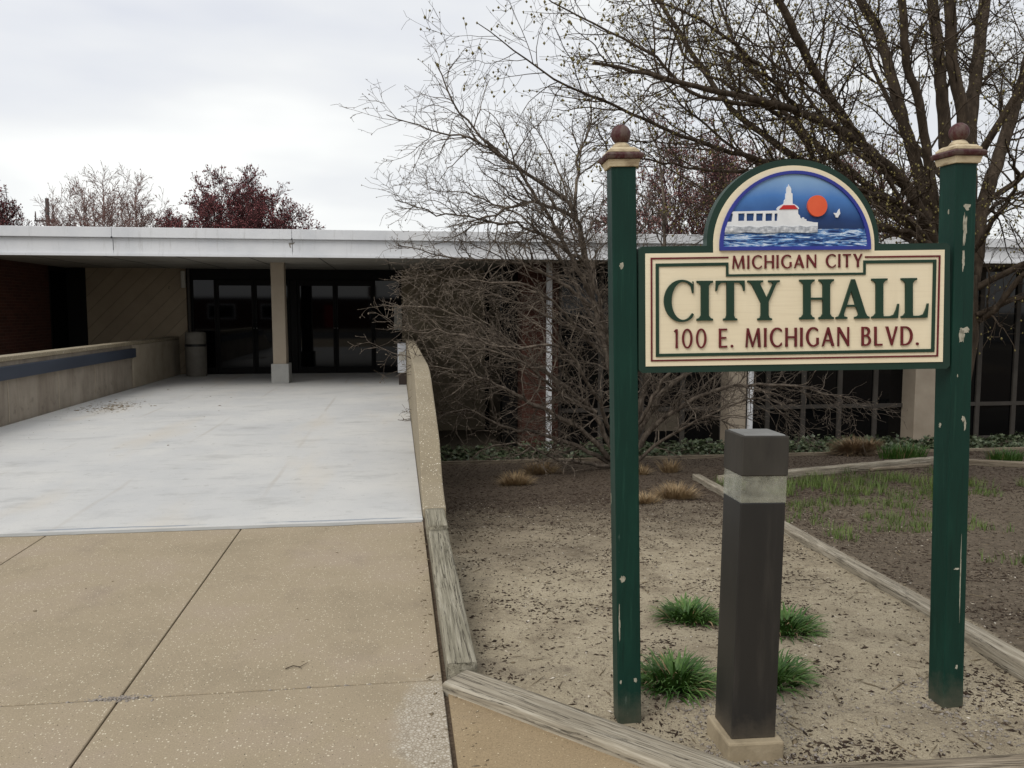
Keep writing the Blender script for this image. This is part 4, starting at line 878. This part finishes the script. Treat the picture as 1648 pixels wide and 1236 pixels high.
# wide twiggy thorn tree behind the left post
HT = empty('thorn_tree', (3.43, 12.4, -.9), 'low wide-spreading bare twiggy tree between the walkway and the left sign post', 'tree')
t = Tree(5, .34, .002, .003)
dn, ra = [9.2, 7.8, 6.5], [1.1, .47, .17]
SH = {'a': (.075, .008, [(3.43, 12.4, -.95), (3.4, 12.4, -.45), (3.24, 12.3, .6), (2.92, 12.2, 1.74), (2.58, 12, 3.0), (2.13, 11.8, 3.31), (1.38, 11.5, 3.72), (.85, 11.3, 4.19), (.52, 11.1, 4.77)]),
 'b': (.04, .006, [(2.92, 12.2, 1.74), (2.31, 11.8, 2.62), (1.62, 11.4, 3.5), (1.0, 11.1, 3.79), (.42, 10.9, 3.87), (-.11, 10.7, 3.99)]),
 'c': (.05, .006, [(3.43, 12.4, -.9), (2.91, 12.3, .03), (2.23, 12.3, .61), (1.46, 12.2, 1.18), (.72, 12.1, 1.55), (-.22, 11.9, 1.64)]),
 'd': (.05, .006, [(3.43, 12.4, -.9), (2.65, 12, -.21), (1.76, 11.7, .3), (1.02, 11.5, .68), (.5, 11.3, .79), (-.01, 11.1, .97)]),
 'e': (.045, .006, [(3.38, 12.4, -.9), (2.38, 12.1, -.36), (1.6, 11.9, -.17), (.95, 11.7, .14), (.4, 11.5, .0)]),
 'f': (.035, .006, [(2.97, 12.2, 1.55), (2.17, 12, 2.09), (1.4, 11.7, 2.25), (.77, 11.5, 2.27), (.01, 11.2, 2.41)]),
 'g': (.03, .006, [(2.75, 12.1, 2.28), (1.93, 11.7, 2.69), (1.28, 11.4, 2.78), (.67, 11.2, 2.83), (-.01, 11, 2.98)]),
 'h': (.055, .006, [(3.43, 12.4, -.9), (3.93, 12.1, -.15), (4.4, 11.8, .25), (5.05, 11.5, .46), (5.67, 11.2, .46), (6.46, 10.9, .27)]),
 'i': (.065, .012, [(3.43, 12.4, -.9), (3.99, 12.3, .21), (4.58, 12.3, .69), (5.31, 12.4, 1.36), (6.01, 12.4, 2.04)]),
 'j': (.06, .01, [(3.43, 12.4, -.9), (3.94, 12.8, .36), (4.22, 13.1, 1.55), (4.38, 13.3, 2.77), (4.31, 13.5, 4.11), (4.01, 13.6, 4.93)]),
 'k': (.03, .006, [(2.58, 12, 3.0), (2.64, 12.1, 3.73), (2.85, 12.2, 4.38), (2.77, 12.3, 4.93)]),
 'l': (.035, .006, [(3.48, 12.4, -.9), (4.06, 11.9, -.32), (4.54, 11.4, .07), (5.06, 11.1, .32), (5.35, 10.9, .1)]),
 'm': (.05, .006, [(3.43, 12.4, -.9), (3.29, 13.1, .95), (2.63, 13.4, 1.35), (1.83, 13.6, 1.75), (.82, 13.7, 2.06)]),
 'n': (.04, .006, [(3.43, 12.4, -.9), (2.81, 11.5, .31), (2.18, 11.1, 1.04), (1.46, 10.8, 1.06), (.78, 10.5, 1.24), (.07, 10.2, 1.32)]),
 'o': (.035, .005, [(3.4, 12.4, -.9), (2.31, 11.7, -.6), (1.61, 11.3, -.3), (1.06, 11, -.35), (.75, 10.9, -.66)]),
 'p': (.05, .008, [(3.24, 12.3, .6), (3.46, 11.9, 1.73), (3.26, 11.6, 2.87), (2.93, 11.4, 3.69), (2.7, 11.2, 4.07)]),
 'r': (.035, .005, [(3.0, 12.3, .0), (2.4, 12.0, .3), (1.8, 11.7, .8), (1.2, 11.4, 1.0), (.5, 11.2, 1.05)]),
 's': (.03, .005, [(2.95, 12.2, 1.0), (2.4, 11.7, 1.5), (1.8, 11.4, 1.9), (1.1, 11.2, 1.95), (.35, 11.0, 2.0)]),
 't': (.04, .005, [(3.3, 12.3, .4), (3.0, 11.6, 1.1), (2.7, 11.2, 1.9), (2.3, 10.9, 2.6), (1.9, 10.7, 3.2)]),
 'u': (.04, .005, [(3.5, 12.4, -.5), (3.9, 11.8, .5), (4.3, 11.4, 1.5), (4.6, 11.2, 2.4), (4.7, 11.1, 3.2)]),
 'v': (.035, .005, [(2.6, 12.0, 2.9), (2.0, 12.0, 3.1), (1.3, 12.1, 2.9), (.7, 12.1, 2.75)]),
 'w': (.03, .005, [(2.9, 12.2, 2.0), (2.7, 12.8, 3.1), (2.4, 13.0, 4.0), (2.0, 13.0, 4.6)]),
 'q': (.035, .006, [(3.1, 12.25, 1.1), (2.5, 12.6, 2.3), (1.9, 12.8, 3.0), (1.2, 12.9, 3.3), (.5, 12.8, 3.4)])}
for k, (r0, r1, c) in SH.items(): t.limb(c, r0, r1, dn, ra, 3, jit=.36, ang=(24, 62), t0=.2)
t.build(HT, M_BARK2, M_BARK2)
tp = np.array(t.tips); k = RNG.random(len(tp)) < .3
V, F = octa(tp[k], .007, RNG); npmesh('buds', V, F, M_BUDS, HT)

# trees beyond the roof
def far_tree(seed, loc, h, w, nst, mt, mbud, nb, bsz, label, bpt, lowfrac=.25, den=(3.4, 5.0, 6.5)):
    r = empty('far_tree', loc, label, 'tree', 'trees beyond the roof')
    t = Tree(seed, .9, .03, .009); R = t.R; L0 = np.array(loc, float)
    t.out.append((np.array([L0 + (0, 0, -.2), L0 + (0, 0, h * lowfrac * .5), L0 + (0, 0, h * lowfrac)]), np.array([.22, .18, .16]) * h / 9, 0))
    for i in range(nst):
        az = 2.39996 * i + R.normal() * .25; sp = math.sqrt((i + .5) / nst) * w / 2 * R.uniform(.9, 1.08)
        tip = L0 + (math.cos(az) * sp, math.sin(az) * sp, h * (1 - .58 * (sp / (w / 2)) ** 2) * R.uniform(.93, 1.03))
        b = L0 + (0, 0, h * lowfrac * R.uniform(.6, 1.3)); mid = b * .5 + tip * .5 + np.array((math.cos(az), math.sin(az), -.5)) * w * .05
        t.limb([b, mid, tip], .09 * h / 9, .012, list(den), [h * .16, h * .075, h * .042], bpt, seg=.3, ang=(20, 48), wig=.08, t0=.35)
    for q in range(len(t.out)):
        p_, r_, l_ = t.out[q]; t.out[q] = (p_, np.maximum(r_, .009), l_)
    t.build(r, mt, mt, .03)
    P = []
    for p_, r_, l_ in t.out:
        if l_ >= 2:
            for q in p_[1:]: P.append(q)
    P = np.array(P); k = R.choice(len(P), min(nb, len(P)), replace=False)
    V, F = octa(P[k] + R.normal(size=(len(k), 3)) * .04, bsz, R); npmesh('buds', V, F, mbud, r)
    return r
far_tree(21, (-9.75, 55, -1.5), 11.3, 12.8, 72, M_BARKR, M_BUDR, 42000, .036, 'dense dark red budding tree beyond the roof, left of centre', 3, den=(3.6, 5.0, 5.0))
far_tree(22, (-17.8, 56, -1.5), 11.4, 11.4, 54, M_BARKF, M_BUDP, 5000, .03, 'sparse pinkish bare tree beyond the roof, between utility pole and dark red tree', 3, den=(3.0, 4.2, 4.2))
far_tree(23, (-26.4, 55, -1.5), 11.0, 11.4, 44, M_BARKR, M_BUDR, 18000, .038, 'reddish tree cut off by the left edge, beyond the roof', 3)
far_tree(24, (-14.6, 58, -1.5), 8.8, 6.4, 24, M_BARKF, M_BUDR, 3500, .036, 'small reddish tree peeping over the roof left of the dark red tree', 3)
far_tree(25, (12.6, 33, -1.5), 10.4, 12.5, 38, M_BARKR, M_BUDP, 22000, .026, 'pinkish red tree beyond the roof, behind the arch of the sign', 3)
far_tree(26, (19.8, 36, -1.5), 10.4, 12.5, 36, M_BARKR, M_BUDP, 18000, .028, 'pinkish red tree beyond the roof, behind the right sign post', 3)
# utility pole
up = empty('utility_pole', (-23.2, 60, -1.5), 'wooden utility pole with crossarms showing over the roof beside bare branches', 'utility pole')
mb = MB(); mb.lathe([(.17, -1.6), (.12, 9.05)], -23.2, 60, 10); put('pole', mb, M_POLE, up)
for z, x0, x1 in ((7.55, -24.0, -22.75), (6.35, -24.0, -22.7)):
    mb = MB(); mb.box(x0, x1, 59.84, 59.94, z - .06, z + .06); arm = put('crossarm', mb, M_POLE, up)
    for x in (x0 + .08, x1 - .08): mb = MB(); mb.lathe([(.04, z + .06), (.05, z + .2), (.04, z + .5), (.02, z + .62)], x, 59.89, 8); put('insulator', mb, M_POLE, arm)

# across the street behind the viewer: what the entrance glass mirrors
SB = empty('storefront', (-6, -42, -.15), 'low brick storefront with a chimney across the street, mirrored in the entrance doors', 'building')
mb = MB(); mb.box(-26, 9, -50, -42, -.2, 2.75); put('wall', mb, M_BRICK, SB)
mb = MB(); mb.box(-26.2, 9.2, -50.2, -41.85, 2.75, 2.95); rf = put('roof', mb, M_FASC, SB, .02)
mb = MB(); mb.box(-3.0, -2.2, -46, -45.2, 2.95, 4.1); put('chimney', mb, M_BRICK, rf)
for x in (-22, -17, -12, -1.5, 4):
    mb = MB(); mb.box(x - 1.3, x + 1.3, -42, -41.93, .75, 2.2); w = put('window', mb, M_FASC, SB)
    mb = MB(); mb.box(x - 1.2, x + 1.2, -41.93, -41.9, .85, 2.1); put('pane', mb, M_GLASS, w)
mb = MB(); mb.box(-7.2, -6.2, -42, -41.92, -.1, 2.1); put('door', mb, simple('red_door_paint', [(130, 24, 26), (150, 34, 34)], 4, .5), SB)
def copy_tree(o, loc, label):
    r = o.copy(); COL.objects.link(r); r.location = loc; r['label'] = label; r['group'] = 'trees across the street'
    for c in o.children:
        d = c.copy(); COL.objects.link(d); d.parent = r
    return r
far = [o for o in COL.objects if o.name.startswith('far_tree')][1]
copy_tree(far, (-12.5, -33, -.2), 'bare tree across the street, mirrored in the left-hand doors')
# ================================================================ PLANTS
def blades(n, rx, ry, h, R, w=.006, lean=.6, droop=.5, segs=4, z0=0, base=.55):
    V = []; F = []
    for i in range(n):
        a = R.uniform(0, 2 * math.pi); q = math.sqrt(R.random()); bx, by = q * rx * base * math.cos(a), q * ry * base * math.sin(a)
        L = h * R.uniform(.55, 1.15); az = a + R.normal() * .6; tilt = lean * (q * .9 + .15) * R.uniform(.6, 1.3); ww = w * R.uniform(.6, 1.3)
        px = np.array([bx, by, z0 - .01]); side = np.array([-math.sin(az), math.cos(az), 0]); o = len(V)
        for s_ in range(segs + 1):
            f = s_ / segs; k = ww * (1 - f ** 1.6) + .0004
            V.append(px - side * k); V.append(px + side * k)
            th_ = tilt + droop * f * f * 1.6
            px = px + np.array([math.cos(az) * math.sin(th_), math.sin(az) * math.sin(th_), math.cos(th_)]) * L / segs
        for s_ in range(segs): F.append((o + 2 * s_, o + 2 * s_ + 1, o + 2 * s_ + 3, o + 2 * s_ + 2))
    return np.array(V), np.array(F)
def tuft(name, x, y, n, rx, ry, h, mat, label, cat, group, seed, **kw):
    R = np.random.default_rng(seed); V, F = blades(n, rx, ry, h, R, **kw)
    o = npmesh(name, V, F, mat); o.location = (x, y, bedz(x, y))
    if mat is M_BLADE:                       # last year's withered blades
        o.data.materials.append(M_DRY); segs = len(F) // n
        dead = np.repeat(R.random(n) < .05, segs); o.data.polygons.foreach_set('material_index', dead.astype(np.int32)[:len(o.data.polygons)])
    return tag(o, label, cat, group)
GP = 'green clumps around the lamp bollard'
tuft('daylily_clump', 1.52, 4.12, 400, .15, .13, .145, M_BLADE, 'green leafy clump left of the bollard, the farther of two', 'plant', GP, 1, w=.0074, lean=1.0, droop=.95, base=.72)
tuft('daylily_clump', 1.15, 3.27, 480, .155, .135, .155, M_BLADE, 'green leafy clump left of the bollard, nearer to the left post', 'plant', GP, 2, w=.0066, lean=1.0, droop=.95, base=.72)
tuft('daylily_clump', 1.93, 3.84, 360, .13, .12, .165, M_BLADE, 'green leafy clump right of the bollard, the farther of two', 'plant', GP, 3, w=.0072, lean=1.0, droop=.95, base=.72)
tuft('daylily_clump', 1.585, 3.25, 330, .14, .115, .145, M_BLADE, 'green leafy clump half hidden behind the right side of the bollard base', 'plant', GP, 4, w=.0066, lean=1.0, droop=.95, base=.72)
tuft('grass_clump', 8.42, 12.75, 460, .75, .4, .24, M_BLADE, 'bright green grass clump before the ivy, left of the right sign post', 'plant', None, 5, w=.008, lean=.35)
tuft('grass_clump', 9.5, 11.75, 320, .5, .3, .22, M_BLADE, 'green grass clump at the right edge, right of the right sign post', 'plant', None, 6, w=.008, lean=.35)
GD = 'dry grass mounds in the mulch'
tuft('dry_grass_mound', 1.50, 10.5, 700, .29, .22, .20, M_DRY, 'tan dry grass mound by the edging board, the nearer of a pair', 'plant', GD, 7, w=.0035, lean=1.15, droop=.35)
tuft('dry_grass_mound', 2.06, 11.8, 700, .33, .25, .24, M_DRY, 'tan dry grass mound touching the edging board, the farther of a pair', 'plant', GD, 8, w=.004, lean=1.1, droop=.35)
tuft('dry_grass_mound', 3.05, 8.75, 900, .33, .24, .21, M_DRY, 'large tan dry grass mound just right of the left sign post', 'plant', GD, 9, w=.0034, lean=1.1, droop=.4)
tuft('dry_grass_mound', 2.62, 8.5, 420, .24, .18, .15, M_DRY, 'low flattened dry grass mound against the left sign post', 'plant', GD, 10, w=.003, lean=1.2, droop=.4)
tuft('dry_grass_mound', 3.92, 11.5, 260, .2, .16, .24, M_DRY, 'small upright dry grass mound near the board, midway between left post and bollard', 'plant', GD, 11, w=.0035, lean=.7)
tuft('dry_grass_mound', 3.4, 11.3, 260, .2, .16, .18, M_DRY, 'small dry grass mound beside the left post, near the board', 'plant', GD, 12, w=.0035, lean=.9)
# shaggy brown mound lying over the edging board
R = np.random.default_rng(31)
V1, F1 = blades(1500, .36, .24, .34, R, w=.006, lean=1.25, droop=.5, base=.7); V1[:, 0] -= .06; V1[:, 2] *= .95
V2, F2 = blades(300, .16, .14, .24, R, w=.006, lean=.8, droop=.7); V2[:, 0] += .28; V2[:, 2] += .04
V3 = np.concatenate([V1, V2]); F3 = np.concatenate([F1, F2 + len(V1)])
o = npmesh('dead_plant_mound', V3, F3, M_DRYR); o.location = (8.1, 13.6, bedz(8.1, 13.6) + .05)
tag(o, 'shaggy reddish-brown dead mound slumped over the edging board in front of the ivy', 'plant')
# grass spreading through the mulch, young grass at the back of the timber triangle
def scatter_pts(n, x0, x1, y0, y1, R, cond=None, p=1.0):
    u = R.random((n, 2)); X = x0 + (x1 - x0) * u[:, 0]; Y = y0 + (y1 - y0) * u[:, 1] ** p
    return [(x, y) for x, y in zip(X, Y) if cond is None or cond(x, y)]
def side(x, y): return x - (2.275 + .1597 * y)
R = np.random.default_rng(41); V = []; F = []; off_ = 0
def gcond(x, y):
    if side(x, y) < .1: return False
    d1 = ((x - 5.4) / 1.7) ** 2 + ((y - 9.2) / 1.2) ** 2; d2 = ((x - 4.4) / .9) ** 2 + ((y - 7.4) / 1.3) ** 2
    nn = mnoise.noise(Vector((x * 2.1, y * 2.1, 7)))
    return (d1 < 1 and nn > -.1) or (d2 < 1 and nn > -.02) or (nn > .4)
for x, y in scatter_pts(9000, 3.2, 8.4, 4.8, 10.8, R, gcond):
    v, f = blades(3, .03, .03, .09 + .05 * (y > 8.4), R, w=.003, lean=.5, segs=2); V.append(v + (x, y, bedz(x, y))); F.append(f + off_); off_ += len(v)
tag(npmesh('sparse_grass', np.concatenate(V), np.concatenate(F), M_GRASSM), kind='stuff', label='sparse young green grass in the dark mulch behind the long diagonal timber', cat='grass')
# ivy
R = np.random.default_rng(43); V = []; F = []; off_ = 0
leaf = np.array([(0, -.5, 0), (.42, -.38, .03), (.5, .05, .06), (.2, .2, .02), (0, .62, 0), (-.2, .2, .02), (-.5, .05, .06), (-.42, -.38, .03)])
def ivyh(x, y):
    e_ = min(1, max(0, (y - 13.82) / .5)); return .02 + e_ * (.11 + .11 * mnoise.noise(Vector((x * 1.3, y * 1.3, 2))) + .07 * mnoise.noise(Vector((x * 5, y * 5, 4))))
for x, y in scatter_pts(12500, .42, 15.2, 13.84, 15.7, R, None, 1.25):
    s_ = R.uniform(.05, .095); a = R.uniform(0, 6.28)
    Mr = (Matrix.Rotation(a, 3, 'Z') @ Matrix.Rotation(R.uniform(-.2, 1.15), 3, 'X'))
    v = (leaf * s_) @ np.array(Mr).T; z = -1.165 + ivyh(x, y) * R.uniform(.35, 1.1)
    V.append(v + (x, y, z)); F.append(np.array([(0, 1, 2, 3), (0, 3, 4, 5), (0, 5, 6, 7)]) + off_); off_ += 8
tag(npmesh('ivy', np.concatenate(V), np.concatenate(F), M_IVY), kind='stuff', label='dark ivy ground cover along the foot of the building', cat='ivy')
tag(grid('ivy_soil', np.linspace(.4, 22, 120), np.linspace(13.81, 17.7, 26), lambda x, y: -1.19 + ivyh(x, y) * .3 - max(0, y - 15.3) * .16, M_EARTH), kind='structure')

# ================================================================ SMALL SCATTER
def flakes(P, smin, smax, R, flat=.35, elong=1.8):
    P = np.array(P); n = len(P); b = np.array([(1, 0, 0), (-1, 0, 0), (0, 1, 0), (0, -1, 0), (0, 0, 1), (0, 0, -.6)], float)
    sz = smin * (smax / smin) ** (R.random(n) ** 2.2); a = R.uniform(0, 6.28, n); e_ = R.uniform(1, elong, n)
    v = b[None] * np.stack([sz * e_, sz / e_ ** .5, sz * flat * R.uniform(.6, 1.8, n)], -1)[:, None, :] * R.uniform(.6, 1.3, (n, 6, 1))
    c, s_ = np.cos(a)[:, None], np.sin(a)[:, None]
    x = v[..., 0] * c - v[..., 1] * s_; y = v[..., 0] * s_ + v[..., 1] * c
    v = np.stack([x, y, v[..., 2]], -1) + P[:, None, :]
    f = np.array([(0, 2, 4), (2, 1, 4), (1, 3, 4), (3, 0, 4), (2, 0, 5), (1, 2, 5), (3, 1, 5), (0, 3, 5)])
    return v.reshape(-1, 3), (f[None] + (np.arange(n) * 6)[:, None, None]).reshape(-1, 3)
R = np.random.default_rng(51)
def inbed(x, y): return y > timber_front(x) + .1 and (x > .36 or y > 6) and x > .34
def clump(x, y, k, th): return mnoise.noise(Vector((x * k, y * k, 11))) + .5 * mnoise.noise(Vector((x * k * 3, y * k * 3, 5))) > th
pts = [(x, y, bedz(x, y) + .001) for x, y in scatter_pts(60000, .33, 4.2, 2.6, 9.5, R, lambda x, y: inbed(x, y) and (clump(x, y, 2.2, .22 - .07 * (y - 3)) or clump(x, y, 7, .55) or R.random() < .16 + .05 * (y - 3)), 1.45)]
pts += [(x, y, bedz(x, y) + .001) for x, y in scatter_pts(26000, 2.8, 7.5, 3.2, 11.5, R, lambda x, y: side(x, y) > .05)]
V, F = flakes(pts, .0018, .0105, R, .5, 2.6); tag(npmesh('mulch', V, F, M_MULCH), kind='stuff', label='dark bark mulch and seed husks scattered over the planting bed', cat='mulch')
pts = [(x, y, bedz(x, y) + .001) for x, y in scatter_pts(26000, .36, 12, 6.5, 13.7, R, lambda x, y: y > 8.5 or R.random() < (y - 6.3) / 3)]
V, F = flakes(pts, .006, .022, R); tag(npmesh('bark_mulch', V, F, M_MULCH), kind='stuff', label='coarse dark mulch covering the far part of the bed', cat='mulch')
pts = [(x, y, bedz(x, y) + .002) for x, y in scatter_pts(2600, .36, 4.5, 2.65, 9, R, lambda x, y: inbed(x, y), 1.2)]
V, F = flakes(pts, .002, .009, R, .4, 2.6); tag(npmesh('wood_chips', V, F, M_CHIP), kind='stuff', label='pale wood chips and stones dotted over the bed', cat='chips')
pts = [(x, y, bedz(x, y) + .003) for x, y in scatter_pts(1500, .36, 6.5, 2.65, 9.5, R, lambda x, y: inbed(x, y), 1.3)]
V, F = flakes(pts, .004, .016, R, .16, 7); tag(npmesh('plant_litter', V, F, M_LITTER), kind='stuff', label='thin dry stalks and bits of twig littering the bed', cat='litter')
pts = [(x, y, bedz(x, y) + .002) for x, y in scatter_pts(2600, 1.0, 2.6, 2.6, 3.2, R, lambda x, y: inbed(x, y) and (abs(x - 1.3) < .22 or abs(x - 2.2) < .12 or R.random() < .2))]
V, F = flakes(pts, .003, .010, R, .6, 1.4); tag(npmesh('pebbles', V, F, M_GREYST), kind='stuff', label='small grey pebbles round the bollard base', cat='pebbles')
pts = [(x, y, .0) for x, y in zip(R.normal(-1.13, .055, 170), 3.378 + R.normal(0, .012, 170))] + [(x, 3.374 + R.normal() * .004, -.002) for x in R.uniform(-2.6, .1, 60)]
V, F = flakes(pts, .003, .012, R, .35, 1.8); tag(npmesh('mortar_crumbs', V, F, M_GREYST), kind='stuff', label='grey crumbs of broken mortar at the crossing of the pavement joints', cat='rubble')
pts = [(x, y, .007) for x, y in zip(R.normal(-4.62, .22, 420), R.normal(14.0, .42, 420)) if -5.2 < x < 0]
pts += [(x, y, .007) for x, y in scatter_pts(60, -5.15, -2.5, 9, 19, R)]
V, F = flakes(pts, .006, .03, R, .25, 2); tag(npmesh('leaf_debris', V, F, M_LITTER), kind='stuff', label='small heap of dry leaf debris on the grey walkway by the left wall', cat='debris')
pts = [(x, y, .001) for x, y in scatter_pts(90, .09, .17, 2.6, 6, R)] + [(x, y, .001) for x, y in scatter_pts(40, -2.5, .1, 2.6, 6, R)] + [(x, y, -.007) for x, y in scatter_pts(22, .2, .3, 2.7, 3.3, R, lambda x, y: y < timber_front(x) - .1)]
V, F = flakes(pts, .003, .012, R, .3, 2.4); tag(npmesh('pavement_debris', V, F, M_LITTER), kind='stuff', label='bits of leaf and chip along the pavement edge by the timbers', cat='debris')
t = Tree(61); t.out.append((np.array([(-.5, 3.56, .004), (-.47, 3.58, .007), (-.44, 3.57, .005), (-.41, 3.61, .006)]), np.array([.003, .0026, .002, .001]), 0)); t.out.append((np.array([(-.45, 3.575, .005), (-.43, 3.55, .006)]), np.array([.002, .001]), 0))
V, F = tubes([(p, r) for p, r, l in t.out]); tag(npmesh('twig', V, F, M_BARK1, smooth=True), 'small dark forked twig lying on the tan pavement', 'twig')
